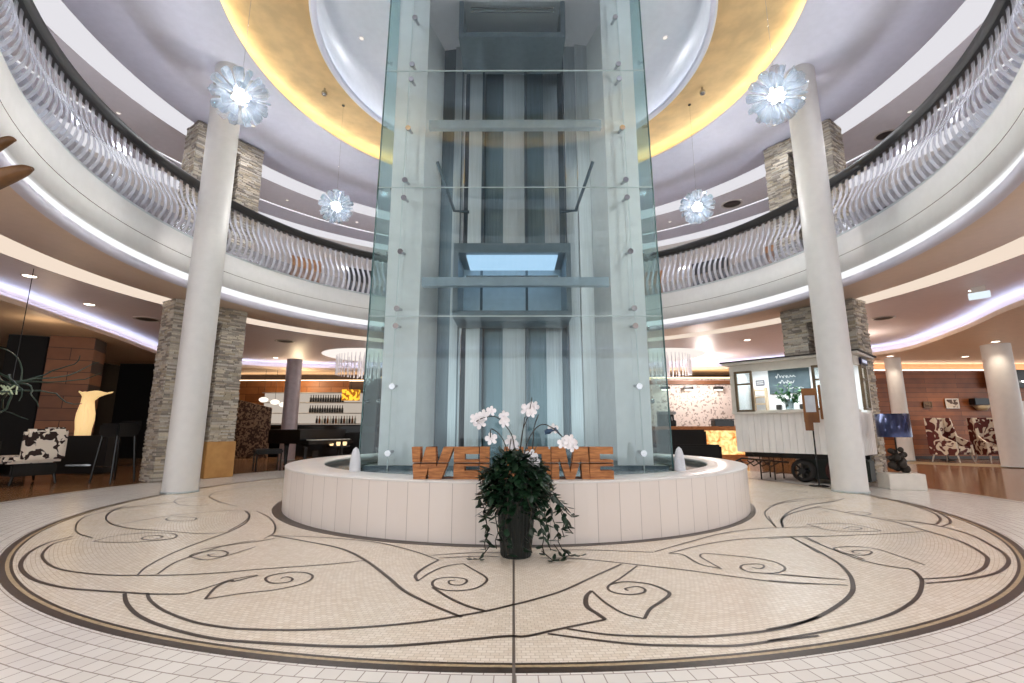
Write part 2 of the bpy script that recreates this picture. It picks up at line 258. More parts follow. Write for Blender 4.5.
# cream aisle strip in the wooden floor, right side
struct('trim_6', MB().prism([(11.6,6.9),(12.6,8.0),(18,2.2),(17.3,1.1)], -.0119, -.008), tanline)
mj = MB(); mj.prism([(-.006,-7.1),(.008,-7.1),(.008,-3.41),(-.006,-3.41)], 0, .002); struct('trim_7', mj, jointdark)
def catmull(p, n=6):
    q = [Vector(a+(0,)) for a in p]; q = [q[0]*2-q[1]] + q + [q[-1]*2-q[-2]]; out = []
    for i in range(1, len(q)-2):
        for k in range(n):
            t = k/n; a, b, c, d = q[i-1:i+3]
            out.append(.5*((2*b)+(c-a)*t+(2*a-5*b+4*c-d)*t*t+(3*b-a-3*c+d)*t**3))
    out.append(q[-2]); return out
inl = MB()
for wd, pts in CURVES:
    c = catmull(pts); vs = []; fs = []
    for i, p in enumerate(c):
        t = (c[min(i+1, len(c)-1)]-c[max(i-1, 0)]); t.z = 0
        t = t.normalized() if t.length > 1e-6 else Vector((1,0,0)); nn = Vector((-t.y, t.x, 0)); e = wd*.31*(.75+.25*sin(pi*i/len(c)))
        vs += [p+nn*e+Vector((0,0,.002)), p-nn*e+Vector((0,0,.002))]
    fs = [(2*i, 2*i+1, 2*i+3, 2*i+2) for i in range(len(c)-1)]
    inl.add(vs, fs)
struct('trim_8', inl, dkline)

# ------------------------------------------------------------------ gallery ring, ceilings, coves
strip_w = emitter('fascia_light_strip', (250,250,252), LED_F)
slot_warm = emitter('warm_cove_glow', (255,234,214), LED_W)  # lit cove lining glows by itself, in place of a hidden strip
slot_white = emitter('white_cove_glow', (246,244,250), LED_U)  # lit upper cove faces are made to glow themselves
led_gold = emitter('gold_cove_led', (255,244,214), LED_G)
led_blue = emitter('blue_cove_led', (190,212,255), LED_B)
struct('wall_gallery_fascia', ring([(6.35,4.55),(6.15,4.55),(6.15,4.18)]), white)
struct('trim_9', ring([(6.165,4.185),(6.165,4.165)]), jointdark)
struct('wall_gallery_fascia', ring([(6.15,4.17),(6.15,3.87),(6.2,3.87)]), white)
struct('trim_10', ring([(6.2,3.87),(6.14,3.72)]), strip_w)
struct('trim_11', ring([(6.14,3.725),(6.11,3.715),(6.11,3.6),(6.2,3.595)]), mat('lip_paint', (214,212,226), .5, var=.02))
struct('ceiling_inner_soffit', ring([(6.15,3.6),(7.15,3.6),(7.15,3.66)]), ceil_tan)
struct('trim_12', ring([(7.12,3.63),(7.12,3.72),(7.75,3.72),(7.75,3.6)]), slot_warm)
struct('floor_gallery', ring([(6.15,4.55),(11.2,4.55)]), mat('gallery_carpet', (120,104,92), .8))
# lower ceiling out to the cove line
COVE = [(-8.2,-9.4),(-9.0,-4.5),(-9.2,-1.5),(-9.31,.66),(-9.55,1.64),(-9.86,2.77),(-10.35,4.61),(-11.3,7.62),(-11.2,9.3),(-10.2,10.3),(-7.92,11.2),(0,11.6),(7.67,11.0),(8.51,10.3),(10.9,8.3),(11.69,6.66),(11.45,5.43),(10.58,3.16),(9.62,1.07),(9.2,-1.5),(9.0,-4.5),(8.2,-9.4)]
cv = [ (p.x, p.y) for p in catmull(COVE, 4)]
lc = MB(); nseg = 160
vin = [(7.75*cos(2*pi*i/nseg), 7.75*sin(2*pi*i/nseg)) for i in range(nseg)]
OUT = [(-16,-9.5),(20.5,-9.5),(20.5,13),(-16,13)]
def rayhit(a, poly, infl=0):
    d = Vector((cos(a), sin(a))); best = 99
    for i in range(len(poly)):
        p, q = Vector(poly[i]), Vector(poly[(i+1) % len(poly)]); e = q-p
        den = d.x*e.y-d.y*e.x
        if abs(den) < 1e-9: continue
        t = (p.x*e.y-p.y*e.x)/den; u = (p.x*d.y-p.y*d.x)/den
        if t > 0 and -1e-6 <= u <= 1+1e-6: best = min(best, t)
    return best+infl
vs = []; 
for i in range(nseg):
    a = 2*pi*i/nseg; r2 = max(rayhit(a, cv)+.5, 7.9); vs += [(7.75*cos(a), 7.75*sin(a), 3.6), (r2*cos(a), r2*sin(a), 3.6), (r2*cos(a), r2*sin(a), 3.3)]
fs = []
for i in range(nseg):
    j = (i+1) % nseg; fs += [(3*i, 3*j, 3*j+1, 3*i+1), (3*i+1, 3*j+1, 3*j+2, 3*i+2)]
struct('ceiling_lower', MB().add(vs, fs), ceil_lav)
vs = []
for i in range(nseg):
    a = 2*pi*i/nseg; r1 = rayhit(a, cv); r2 = max(rayhit(a, OUT), r1+.01)
    vs += [((r1+.02)*cos(a), (r1+.02)*sin(a), 3.4), (r1*cos(a), r1*sin(a), 3.4), (r1*cos(a), r1*sin(a), 3.3), (r2*cos(a), r2*sin(a), 3.3)]
fs = []
for i in range(nseg):
    j = (i+1) % nseg; fs += [(4*i+q, 4*j+q, 4*j+q+1, 4*i+q+1) for q in range(3)]
struct('ceiling_soffit', MB().add(vs, fs), soffit_m)
vs = []
for i in range(nseg):
    a = 2*pi*i/nseg; r1 = rayhit(a, cv); vs += [((r1+.03)*cos(a), (r1+.03)*sin(a), 3.385), ((r1+.12)*cos(a), (r1+.12)*sin(a), 3.385)]
struct('trim_13', MB().add(vs, [(2*i, 2*((i+1) % nseg), 2*((i+1) % nseg)+1, 2*i+1) for i in range(nseg)]), led_blue)
# upper ceiling with gold cove ring and centre recess
struct('ceiling_upper', ring([(4.84,7.76),(4.84,7.7),(7.2,7.6),(7.2,7.66)]), ceil_up)
struct('trim_14', ring([(7.17,7.63),(7.17,7.74),(7.82,7.74),(7.82,7.6)]), slot_white)
struct('ceiling_upper_outer', ring([(7.8,7.6),(9.02,7.6)]), mat('outer_ceiling_paint', (220,216,222), .6, var=.02))
struct('trim_15', ring([(9.02,7.59),(9.07,7.59)]), slot_white)
struct('ceiling_upper_outer', ring([(9.07,7.6),(9.9,7.6)]), ceil_up)
struct('trim_16', ring([(9.9,7.62),(9.9,7.7),(10.7,7.7)]), slot_white)
struct('wall_upper', ring([(10.7,7.7),(10.7,4.55)]), mat('upper_wall_paint', (200,192,186), .6, var=.03))
struct('ceiling_gold_ring', ring([(3.47,7.66),(3.47,7.76),(4.3,7.9),(5.2,8.12),(5.25,8.1),(5.25,7.76),(4.84,7.76)]), gold)
struct('trim_17', ring([(5.18,7.80),(5.06,7.78)]), led_gold)
struct('trim_24', ring([(3.47,7.67),(3.36,7.67),(3.36,7.72)]), ceil_up)  # ledge added to carry and hide the glow ring
struct('trim_25', ring([(3.46,7.70),(3.39,7.70)]), emitter('recess_fill_ring', (236,242,255), LED_R))  # added hidden glow ring, brightens the recess and frame plates
struct('ceiling_centre', ring([(3.47,7.66),(3.44,7.66),(3.44,8.6),(.01,8.6)]), mat('centre_ceiling_paint', (238,238,244), .6, var=.02))

# ------------------------------------------------------------------ balustrade
finm, t, out = nt('acrylic_fin')
g1 = N(t, 'BsdfGlossy', Roughness=.08, Color=srgb((232,234,238))); tr1 = N(t, 'BsdfTransparent', Color=srgb((238,240,244))); df = N(t, 'BsdfTranslucent', Color=srgb((250,250,252)))
mx = N(t, 'MixShader', Fac=.5); mx2 = N(t, 'MixShader', Fac=.36); tno = N(t, 'TexNoise', Scale=20.0)
bp = N(t, 'Bump', Strength=.1); t.links.new(tno.outputs['Fac'], bp.inputs['Height']); t.links.new(bp.outputs[0], g1.inputs['Normal'])
t.links.new(tr1.outputs[0], mx.inputs[1]); t.links.new(g1.outputs[0], mx.inputs[2]); t.links.new(mx.outputs[0], mx2.inputs[1]); t.links.new(df.outputs[0], mx2.inputs[2]); t.links.new(mx2.outputs[0], out.inputs[0])
bal = thing('balustrade', 'curved gallery railing of wavy clear fins under a black handrail around the atrium', 'railing', (0,0,4.55))
ring([(6.30,1.11),(6.43,1.11),(6.46,1.15),(6.46,1.26),(6.43,1.29),(6.30,1.29),(6.27,1.25),(6.27,1.15),(6.30,1.11)]).obj('handrail', railblack, bal, label='thick black handrail')
ring([(6.17,0),(6.17,.05),(6.24,.05),(6.24,0)]).obj('base_channel', steel2, bal)
FP = [(6.205,.03),(6.15,.10),(6.10,.20),(6.08,.32),(6.10,.45),(6.165,.57),(6.24,.68),(6.30,.80),(6.335,.93),(6.345,1.05),(6.345,1.15)]
ring([(6.235,.05),(6.235,.34)]).obj('glass_skirt', glassy('skirt_glass', (196,200,208), .2, .12), bal, label='low grey glass band behind the fins')
def fin_mb(a, wd=.062):
    m = MB(); vs = []
    for r, z in FP:
        for sg, th in ((-1,0),(1,0),(1,.012),(-1,.012)):
            rr = r+th; b = sg*wd/2/6.2; vs.append((rr*cos(a+b), rr*sin(a+b), z))
    k = len(FP); fs = []
    for i in range(k-1):
        for q in range(4): fs.append((4*i+q, 4*i+(q+1) % 4, 4*i+4+(q+1) % 4, 4*i+4+q))
    m.add(vs, fs, False); return m
nf = 268; fins = [2*pi*(i+.5)/nf for i in range(nf)]
near = sorted([a for a in fins if sin(a) > -.62], key=lambda a: hypot(6.2*cos(a), 6.2*sin(a)+7.687))[:100]
rest = MB()
base_me = fin_mb(0).mesh('fin', finm)
for a in fins:
    if a in near:
        o = bpy.data.objects.new('fin', base_me); COL.objects.link(o); o.parent = bal; o.rotation_euler = (0,0,a)
    else:
        q = fin_mb(a); rest.add(q.v, q.f)
ro = rest.obj('fin_row', finm, bal); ro['kind'] = 'stuff'

struct('trim_23', ring([(6.50,4.57),(6.64,4.57)]), emitter('gallery_edge_fill', (236,240,255), UPL))  # added glowing ring, hidden from below, brightens ceiling and fins
# ------------------------------------------------------------------ white columns
def column(x, y, r, h, label, m=colwhite, name='column'):
    c = thing(name, label, 'column', (x, y, 0))
    MB().cyl((0,0,0), r, h, 48).obj('shaft', m, c)
    ring([(r+.001,0),(r+.012,0),(r+.012,.03),(r+.001,.03)], 48).obj('base_collar', steel2, c)
    return c
column(-5.36,.27,.25,7.68,'tall slim white column left of the fountain, rising two floors to the upper ceiling')
column(5.45,.35,.25,7.68,'tall slim white column right of the fountain, standing in front of the tram bar')
column(13.38,5.4,.31,3.3,'stout white column at the far right edge beside the patterned armchairs')
column(12.55,8.0,.22,3.3,'slim pinkish white column behind the blue shaded lamp')
column(-7.36,8.2,.24,3.3,'lilac grey column standing behind the black piano', mat('lilac_column_paint', (190,176,180), .35, .2))

# ------------------------------------------------------------------ ledgestone piers (twin shafts joined by a head)
def stones(m, x0, x1, y0, y1, z0, z1):
    z = z0
    while z < z1-.01:
        h = min(random.uniform(.024,.044), z1-z)
        for side in range(4):
            L0, L1 = (x0, x1) if side < 2 else (y0, y1); u = L0
            while u < L1-.01:
                l = random.uniform(.07,.24); 
                if u+l > L1-.05: l = L1-u
                d = random.uniform(0,.028); k = .003
                if side == 0: m.box(((u+l/2), y0-d/2+.02, z+h/2), (l-k, .04+d, h-k))
                elif side == 1: m.box(((u+l/2), y1+d/2-.02, z+h/2), (l-k, .04+d, h-k))
                elif side == 2: m.box((x0-d/2+.02, u+l/2, z+h/2), (.04+d, l-k, h-k))
                else: m.box((x1+d/2-.02, u+l/2, z+h/2), (.04+d, l-k, h-k))
                u += l
        z += h
    m.box(((x0+x1)/2, (y0+y1)/2, (z0+z1)/2), (x1-x0-.01, y1-y0-.01, z1-z0-.01))
def pier(sx, lower, label, wood=False):
    # local x runs from the outer end to the inner end
    loc = (sx*6.82, 1.62, 0 if lower else 4.55); ang = atan2(.837, .547) if sx < 0 else pi-atan2(.837, .547)
    t = thing('stone_pier', label, 'pillar', loc, ang)
    z1 = 3.6 if lower else 3.05
    s = -1 if sx > 0 else 1
    y0, y1 = (0, .55) if sx < 0 else (-.55, 0)
    for nm, a, b in (('stone_shaft', 0, .72), ('stone_shaft', .92, 1.42)):
        m = MB(); stones(m, a, b, y0, y1, 0, z1-.34); m.obj(nm, stonem, t)
    m = MB(); stones(m, 0, 1.42, y0, y1, z1-.34, z1); m.obj('stone_head', stonem, t)
    if wood:
        m = MB(); m.bbox((1.17, (y0+y1)/2, .37), (.58, .64, .74), .01); m.obj('wood_cladding', mat('light_plywood', (196,148,88), .45, c2=(176,128,72), scale=4), t, label='light brown wooden box around the foot')
    return t
pier(-1, True, 'twin stacked stone pier behind the left white column on the ground floor', True)
pier(1, True, 'twin stacked stone pier behind the tram bar and right white column')
pier(-1, False, 'twin stacked stone pier on the upper gallery behind the left column')
pier(1, False, 'twin stacked stone pier on the upper gallery behind the right column')

# ------------------------------------------------------------------ fountain
ft = thing('fountain', 'round white limestone fountain basin around the glass lift shaft', 'fountain', (.03,0,0))
bw = ring([(3.27,.003),(3.27,.515)], 128, smooth=False)
bw.lathe([(2.82,.49),(2.82,.2),(.01,.2)], 96)
bwm = brick('limestone_cladding', (226,216,208), (220,209,201), (176,164,156), .22, 2.0, .003, rough=.3, radial=3.27, bump=.4, offset=0, nvar=.08)
bw.obj('basin_wall', bwm, ft)
ring([(3.27,.515),(3.274,.516),(3.274,.532),(3.27,.535),(2.80,.535),(2.79,.525),(2.79,.49),(2.82,.49)], 128).obj('coping', limetop, ft, label='smooth pale coping ring')
ring([(2.82,.46),(2.1,.46),(.01,.46)], 96).obj('water', water, ft, label='dark still water')
for x, y in ((-1.8,-2.2),(1.86,-2.1)):
    m = MB().lathe([(.055,0),(.062,.05),(.06,.12),(.056,.2),(.045,.27),(.03,.32),(.002,.345)], 16, (x, y, .455))
    for k in range(14):
        a = random.uniform(0, 2*pi); r = random.uniform(.05,.08); m.sphere((x+r*cos(a), y+r*sin(a), .46+random.uniform(0,.05)), .012, 6, 4)
    m.obj('water_jet', foam, ft, label='short foaming white water jet')

# ------------------------------------------------------------------ glass lift shaft
sh = thing('lift_shaft', 'tall rectangular glass and steel lift shaft rising from the fountain', 'lift shaft', (0.03,0,.5))
TAP = lambda z: 1-.0065*z
def tp(m, z_off=0):
    m.v = [(x*TAP(z), y, z) for x, y, z in m.v]; return m
ZT = 8.1; levels = [-.06, 2.11, 4.13, 6.15, ZT]
for i in range(4):
    a, b = levels[i], levels[i+1]
    for x0, x1 in ((-2.15,-1.765),(-1.755,1.755),(1.765,2.15)):
        tp(MB().prism([(x0,-.955),(x1,-.955),(x1,-.94),(x0,-.94)], a+.006, b-.006)).obj('glass_pane', glass, sh)
    if i: tp(MB().box((0,-.948,a), (4.3,.016,.012))).obj('pane_joint', jointm, sh)
for s in (-1, 1):
    tp(MB().box((s*2.155,-.95,(ZT-.06)/2), (.014,.03,ZT+.06))).obj('glass_edge', glassedge, sh, label='dark green glass edge')
    tp(MB().box((s*1.76,-.95,(ZT-.06)/2), (.012,.02,ZT+.06))).obj('pane_joint', jointm, sh)
    M = MB()
    tp(M.prism([(s*2.15,-.94),(s*2.16,-.94),(s*1.97,.9),(s*1.96,.9)], -.06, ZT)).obj('side_glass', glassside, sh)
    # frame plates
    (MB().box((s*1.68,-.80,ZT/2), (.50,.03,ZT))).obj('frame_plate', framem, sh)
    (MB().prism([(s*1.90,-.78),(s*1.92,-.78),(s*1.44,.80),(s*1.42,.80)], 0, ZT)).obj('frame_flange', framem, sh)
    (MB().box((s*1.70,-.818,ZT/2), (.012,.008,ZT))).obj('frame_flange', framem, sh)
    for zz in (.17,1.09,1.96,2.22,3.09,3.95,4.24,5.12,5.98,6.25,7.12):
        x = s*(1.76-.006*zz)
        m = MB(); m.tube([(x*TAP(zz),-.985,zz),(x*TAP(zz),-.955,zz)], .042, 14); m.tube([(x*TAP(zz),-.955,zz),((x-s*.03)*TAP(zz),-.80,zz+.02)], .022, 10)
        m.obj('glass_bolt', chrome, sh)
    for zz in (.9,2.0,3.2,4.3,5.4,6.6):
        m = MB(); m.tube([(s*2.02*TAP(zz),-.6,zz),(s*1.89*TAP(zz),-.66,zz)], .02, 10); m.tube([(s*2.05*TAP(zz),-.59,zz),(s*2.02*TAP(zz),-.6,zz)], .032, 10)
        m.obj('side_bolt', chrome, sh)
    # slanted braces behind the glass
    tp(MB().tube([(s*1.36,-.3,4.95),(s*1.12,.3,4.35),(s*.85,.35,4.35)], .03, 8)).obj('brace', steeldk, sh)
for zc, hh in ((5.40,.14),(2.72,.13)):
    m = MB(); m.box((0,-.62,zc), (2.92,.10,hh)); m.box((0,-.55,zc+hh/2), (2.92,.22,.02)); tp(m)
    m.obj('cross_beam', bluesteel, sh, label='horizontal blue grey beam')
# rear wall of brushed steel bays, each bay turned a little so that it mirrors another part of the hall
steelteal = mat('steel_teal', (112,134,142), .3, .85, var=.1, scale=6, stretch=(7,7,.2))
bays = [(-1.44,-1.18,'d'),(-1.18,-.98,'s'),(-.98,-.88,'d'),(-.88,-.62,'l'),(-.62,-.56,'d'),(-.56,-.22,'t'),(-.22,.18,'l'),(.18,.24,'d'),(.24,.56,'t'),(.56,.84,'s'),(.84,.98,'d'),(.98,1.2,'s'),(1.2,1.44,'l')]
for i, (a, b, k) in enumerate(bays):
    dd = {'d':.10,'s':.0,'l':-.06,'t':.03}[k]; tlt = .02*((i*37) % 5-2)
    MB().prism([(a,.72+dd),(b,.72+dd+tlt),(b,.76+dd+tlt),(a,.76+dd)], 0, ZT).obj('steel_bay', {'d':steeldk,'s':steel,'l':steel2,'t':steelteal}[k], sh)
for x in (-.60,.21):
    MB().box((x,.55,ZT/2), (.045,.06,ZT)).obj('guide_rail', steeldk, sh, label='dark vertical guide rail')
for x in (-1.0,.93):
    MB().box((x,.5,ZT/2), (.02,.05,ZT)).obj('guide_rail', steeldk, sh)
tp(MB().prism([(-2.1,-.93),(2.1,-.93),(1.95,.9),(-1.95,.9)], -.3, 0)).obj('plinth', steeldk, sh, label='dark steel plinth standing in the water')
carm = mat('dark_blue_lift_panel', (120,134,142), .35, .5)
def car(z, h, lab, lit):
    lit = min(lit, .85)
    c = thing('lift_car', lab, 'lift', (-.02, .02, z))
    MB().box((0,.1,.05), (1.9,.9,.1)).obj('car_floor', carm, c)
    MB().box((0,.1,h), (1.9,.9,.16)).obj('car_roof', carm, c)
    for s in (-1,1): MB().box((s*.91,.1,h/2), (.08,.9,h-.16)).obj('car_side', carm, c)
    MB().box((0,.52,h/2), (1.74,.03,h-.16)).obj('car_back', mat('car_back_panel', (206,220,230), .3, .2), c)
    MB().prism([(-.87,-.34),(.87,-.34),(.87,-.33),(-.87,-.33)], .1, h-.08).obj('car_glass', glass, c)
    m = MB()
    for zz in (.62,.7): m.tube([(-.75,-.25,zz),(.75,-.25,zz)], .014, 8)
    m.obj('handrail', chrome, c)
    MB().box((0,.1,h-.1), (1.5,.7,.03)).obj('ceiling_light', emitter('lift_car_lamp', (190,222,255), lit), c)
    return c
car(2.75, 1.15, 'glass fronted lift car with white blue lit cabin halfway up the shaft', 3.9)
car(7.85, .9, 'dark blue lift car with a bluish light at the top of the shaft', 5)
# ------------------------------------------------------------------ glass petal chandeliers
petm, t, out = nt('petal_glass')
g1 = N(t, 'BsdfGlossy', Roughness=.04, Color=srgb((240,246,252))); t1 = N(t, 'BsdfTransparent', Color=srgb((226,238,248))); l1 = N(t, 'BsdfTranslucent', Color=srgb((142,144,148))); d1 = N(t, 'BsdfDiffuse', Color=srgb((150,152,156)))
m1 = N(t, 'MixShader', Fac=.5); m2 = N(t, 'MixShader', Fac=.55); m3 = N(t, 'MixShader', Fac=.4); pn_ = N(t, 'TexNoise', Scale=30.0); pb_ = N(t, 'Bump', Strength=.12)
t.links.new(pn_.outputs['Fac'], pb_.inputs['Height']); t.links.new(pb_.outputs[0], g1.inputs['Normal'])
t.links.new(l1.outputs[0], m1.inputs[1]); t.links.new(d1.outputs[0], m1.inputs[2]); t.links.new(m1.outputs[0], m2.inputs[1]); t.links.new(g1.outputs[0], m2.inputs[2]); t.links.new(m2.outputs[0], m3.inputs[1]); t.links.new(t1.outputs[0], m3.inputs[2]); t.links.new(m3.outputs[0], out.inputs[0])
core_e = emitter('chandelier_core', (255,236,214), CORE)
def fib(n):
    g = pi*(3-sqrt(5)); return [Vector((sqrt(1-(1-2*(i+.5)/n)**2)*cos(g*i), sqrt(1-(1-2*(i+.5)/n)**2)*sin(g*i), 1-2*(i+.5)/n)) for i in range(n)]
def pet_mb():
    m = MB(); prof = [(.13,.018),(.2,.038),(.27,.056),(.325,.06),(.35,.036)]
    top = [(x, w_) for x, w_ in prof]; poly = [(x, w_) for x, w_ in prof] + [(x, -w_) for x, w_ in prof[::-1]]
    m.prism(poly, -.004, .004); return m
pet_me = pet_mb().mesh('glass_petal', petm)
def chandelier(x, y, z, ztop, label):
    c = thing('chandelier', label, 'chandelier', (x, y, z), group=None)
    MB().sphere((0,0,0), .08, 16, 10).obj('lamp_core', core_e, c, label='glowing warm core')
    m = MB(); m.cyl((0,0,.0), .02, .1, 10); m.tube([(0,0,.08),(0,0,ztop-z-.02)], .002, 6); m.cyl((0,0,ztop-z-.025), .03, .025, 14); m.obj('suspension_cable', chrome, c)
    rods = MB(); dirs = fib(60)
    for d in dirs: rods.tube([d*.07, d*.15], .003, 5)
    rods.obj('spokes', chrome, c)
    for i, d in enumerate(dirs):
        o = bpy.data.objects.new('glass_petal', pet_me); COL.objects.link(o); o.parent = c
        q = d.to_track_quat('X', 'Z'); o.rotation_mode = 'QUATERNION'
        o.rotation_quaternion = q @ Matrix.Rotation(1.3*i+.4, 4, 'X').to_quaternion()
    l = bpy.data.lights.new('chandelier_bulb', 'POINT'); l.energy = CH_W; l.color = (1,.96,.92); l.shadow_soft_size = .10
    lo = bpy.data.objects.new('chandelier_bulb', l); COL.objects.link(lo); lo.parent = c; lo.location = (0,0,0)
    l.use_shadow = True
    return c
chandelier(-3.44,-2.35,5.11,7.878,'big glass petal ball lamp in front of the top of the left column')
chandelier(3.31,-2.33,5.13,7.857,'big glass petal ball lamp beside the top of the right column')
chandelier(-3.64,1.44,5.49,7.834,'smaller glass petal ball lamp hanging between left column and lift shaft')
chandelier(3.78,1.47,5.49,7.858,'smaller glass petal ball lamp hanging between lift shaft and right column')

# ------------------------------------------------------------------ ceiling fittings
dk = mat('vent_dark', (70,62,58), .5); lampdisc = emitter('downlight_disc', (255,240,220), 6); ventring = mat('vent_ring', (208,200,196), .4)
def vent(x, y, z, r, label):
    v = thing('ceiling_vent', label, 'vent', (x, y, z))
    MB().lathe([(r*.8,-.002),(r*.83,-.018),(r,-.012),(r,0)], 28).obj('rim', ventring, v)
    m = MB()
    for k in range(4): m.lathe([(r*.18*k+.02,-.004),(r*.18*k+.05,-.012)], 24)
    m.lathe([(.001,-.002),(r*.8,-.002)], 24); m.obj('grille', dk, v)
vent(-8.81,3.47,3.6,.28,'round dark air vent in the lower ceiling left of the left column')
vent(-6.87,6.39,3.6,.28,'round dark air vent in the ceiling right of the left stone pier')
vent(8.81,3.4,3.6,.24,'round dark air vent in the ceiling right of the right stone pier')
vent(6.52,5.58,7.6,.30,'round vent in the upper ceiling beside the right petal lamp')
vent(-6.9,2.9,7.6,.2,'small round vent in the upper ceiling beside the left stone pier')
vent(8.5,2.2,7.6,.22,'small round vent in the upper ceiling at right beyond the column')
def spot(x, y, z, e, label, r=.09, col=(1,.85,.68), ang=120, lit=True):
    s = thing('downlight', label, 'ceiling lamp', (x, y, z))
    MB().lathe([(r,-.001),(r*1.2,-.012),(r*1.35,-.006),(r*1.35,0)], 20).obj('bezel', ventring, s)
    MB().lathe([(.001,-.004),(r,-.004)], 20).obj('lens', lampdisc, s)
    l = bpy.data.lights.new('downlight_lamp', 'SPOT'); l.energy = e; l.color = col; l.spot_size = rad(ang); l.spot_blend = .6; l.shadow_soft_size = .08
    lo = bpy.data.objects.new('downlight_lamp', l); COL.objects.link(lo); lo.parent = s; lo.location = (0,0,-.03)
spot(-8.36,.19,3.6,DL*.25,'recessed downlight in the lower ceiling at the left edge')
spot(6.95,6.27,3.6,DL,'recessed downlight in the orange lit ceiling above the tram roof')
spot(-8.82,9.8,3.6,DL,'recessed downlight in the ceiling above the piano')
spot(9.6,5.6,3.6,DL,'recessed downlight in the ceiling near the cove on the right')
spot(8.78,1.09,3.6,DL,'recessed downlight beside the exit sign at the right')
spot(-9.0,2.1,3.6,DL*.15,'recessed downlight nearest the left stone pier')
spot(12.9,4.9,3.3,DL*.35,'downlight washing the top of the far right column')
spot(12.1,7.5,3.3,DL*.35,'downlight above the slim column behind the blue lamp')
spot(14.6,7.6,3.3,DL*1.4,'downlight over the wooden wall right of the slim column')
spot(-9.9,8.6,3.6,DL*.4,'recessed downlight in the far left ceiling by the cove')
for s in (-1,1):
    k = MB().sphere((0,0,0), .06, 14, 8); k.cyl((0,0,0), .02, .14, 8); o = k.obj('ceiling_sensor', chrome, None, (s*3.85, .95, 7.73))
    tag(o, 'small shiny sensor on the gold ceiling ring, %s of the lift shaft' % ('left' if s < 0 else 'right'), 'sensor')

# crystal rod chandeliers under the lower ceiling
crys = glassy('crystal_rod_glass', (246,246,250), .35, .05, fres=.8)
glowring = emitter('rosette_light', (255,244,236), .75)
for s in (-1,1):
    c = thing('crystal_chandelier', 'round chandelier of hanging crystal rods, half hidden behind the %s side of the lift shaft' % ('left' if s < 0 else 'right'), 'chandelier', (s*5.15,9.3,3.6))
    MB().lathe([(.01,-.03),(1.5,-.03),(1.62,-.015),(1.65,0)], 48).obj('ceiling_rosette', glowring, c, label='white lit ceiling disc')
    rod = MB().tube([(0,0,-.72),(0,0,-.05)], .013, 6).mesh('crystal_rod', mat('crystal_rod_lit', (236,232,236), .15, .3, emit=.12) if s < 0 else bpy.data.materials['crystal_rod_lit'])
    for r, n in ((1.15,48),(.75,28),(.35,14)):
        for k in range(n):
            a = 2*pi*k/n; o = bpy.data.objects.new('crystal_rod', rod); COL.objects.link(o); o.parent = c; o.location = (r*cos(a), r*sin(a), .0 if r > 1 else -.06)
    l = bpy.data.lights.new('rosette_lamp', 'POINT'); l.energy = 14; l.color = (1,.9,.8); l.shadow_soft_size = .2
    lo = bpy.data.objects.new('rosette_lamp', l); COL.objects.link(lo); lo.parent = c; lo.location = (0,0,-.9)

# ------------------------------------------------------------------ WELCOME sign of carved blocks
sg = thing('welcome_sign', 'carved orange wooden block letters reading WELCOME on the fountain rim', 'sign', (0,-3.0,.536))
H = .295; TH = .13
def stroke(m, x0, w0, x1, w1, y0=0, y1=1):
    # board that leans from bottom (x0) to top (x1), split by the groove at mid height
    def at(y): return x0+(x1-x0)*y, w0+(w1-w0)*y
    for a, b in ((0,.475),(.515,1)):
        lo, hi = max(a, y0), min(b, y1)
        if hi-lo < .01: continue
        (xa, wa), (xb, wb) = at(lo), at(hi); j = random.uniform(-.002,.004)
        m.prism([(xa, lo*H), (xa+wa, lo*H), (xb+wb, hi*H), (xb, hi*H)], -TH/2+j, TH/2+j, axis='y')
def letter(ch, x, wd):
    m = MB(); k = wd
    if ch == 'W':
        stroke(m, .07*k, .16*k, 0, .2*k); stroke(m, .14*k, .2*k, .34*k, .18*k); stroke(m, .42*k, .2*k, .40*k, .16*k) ; stroke(m, .50*k, .22*k, .76*k, .24*k)
    elif ch == 'M':
        stroke(m, 0, .2*k, .0, .2*k); stroke(m, .38*k, .14*k, .10*k, .26*k, .0, 1); stroke(m, .46*k, .14*k, .62*k, .26*k); stroke(m, .8*k, .2*k, .76*k, .2*k)
    elif ch == 'E':
        stroke(m, 0, .42*k, 0, .42*k); 
        for a, b in ((0,.26),(.40,.60),(.78,1)): stroke(m, .42*k, .55*k, .42*k, .55*k, a, b)
    elif ch == 'L':
        stroke(m, 0, .45*k, 0, .45*k); stroke(m, .45*k, .5*k, .45*k, .5*k, 0, .28)
    elif ch == 'C':
        stroke(m, .05*k, .35*k, .05*k, .35*k, .1, .9); stroke(m, .12*k, .8*k, .12*k, .8*k, 0, .24); stroke(m, .12*k, .8*k, .12*k, .8*k, .76, 1)
    elif ch == 'O':
        stroke(m, 0, .34*k, 0, .34*k, .08, .92); stroke(m, .64*k, .34*k, .64*k, .34*k, .08, .92); stroke(m, .1*k, .8*k, .1*k, .8*k, 0, .22); stroke(m, .1*k, .8*k, .1*k, .8*k, .78, 1)
    m.obj('letter', oldwood, sg, (x, 0, 0), label='carved letter '+ch)
x = -.965
for ch, wd in zip('WELCOME', (.40,.243,.20,.23,.24,.36,.228)):
    letter(ch, x, wd); x += wd+.002
m = MB(); m.box((0,.02,.008), (1.9,.08,.016)); m.obj('base_board', mat('dark_wood_board', (84,48,26), .6), sg)

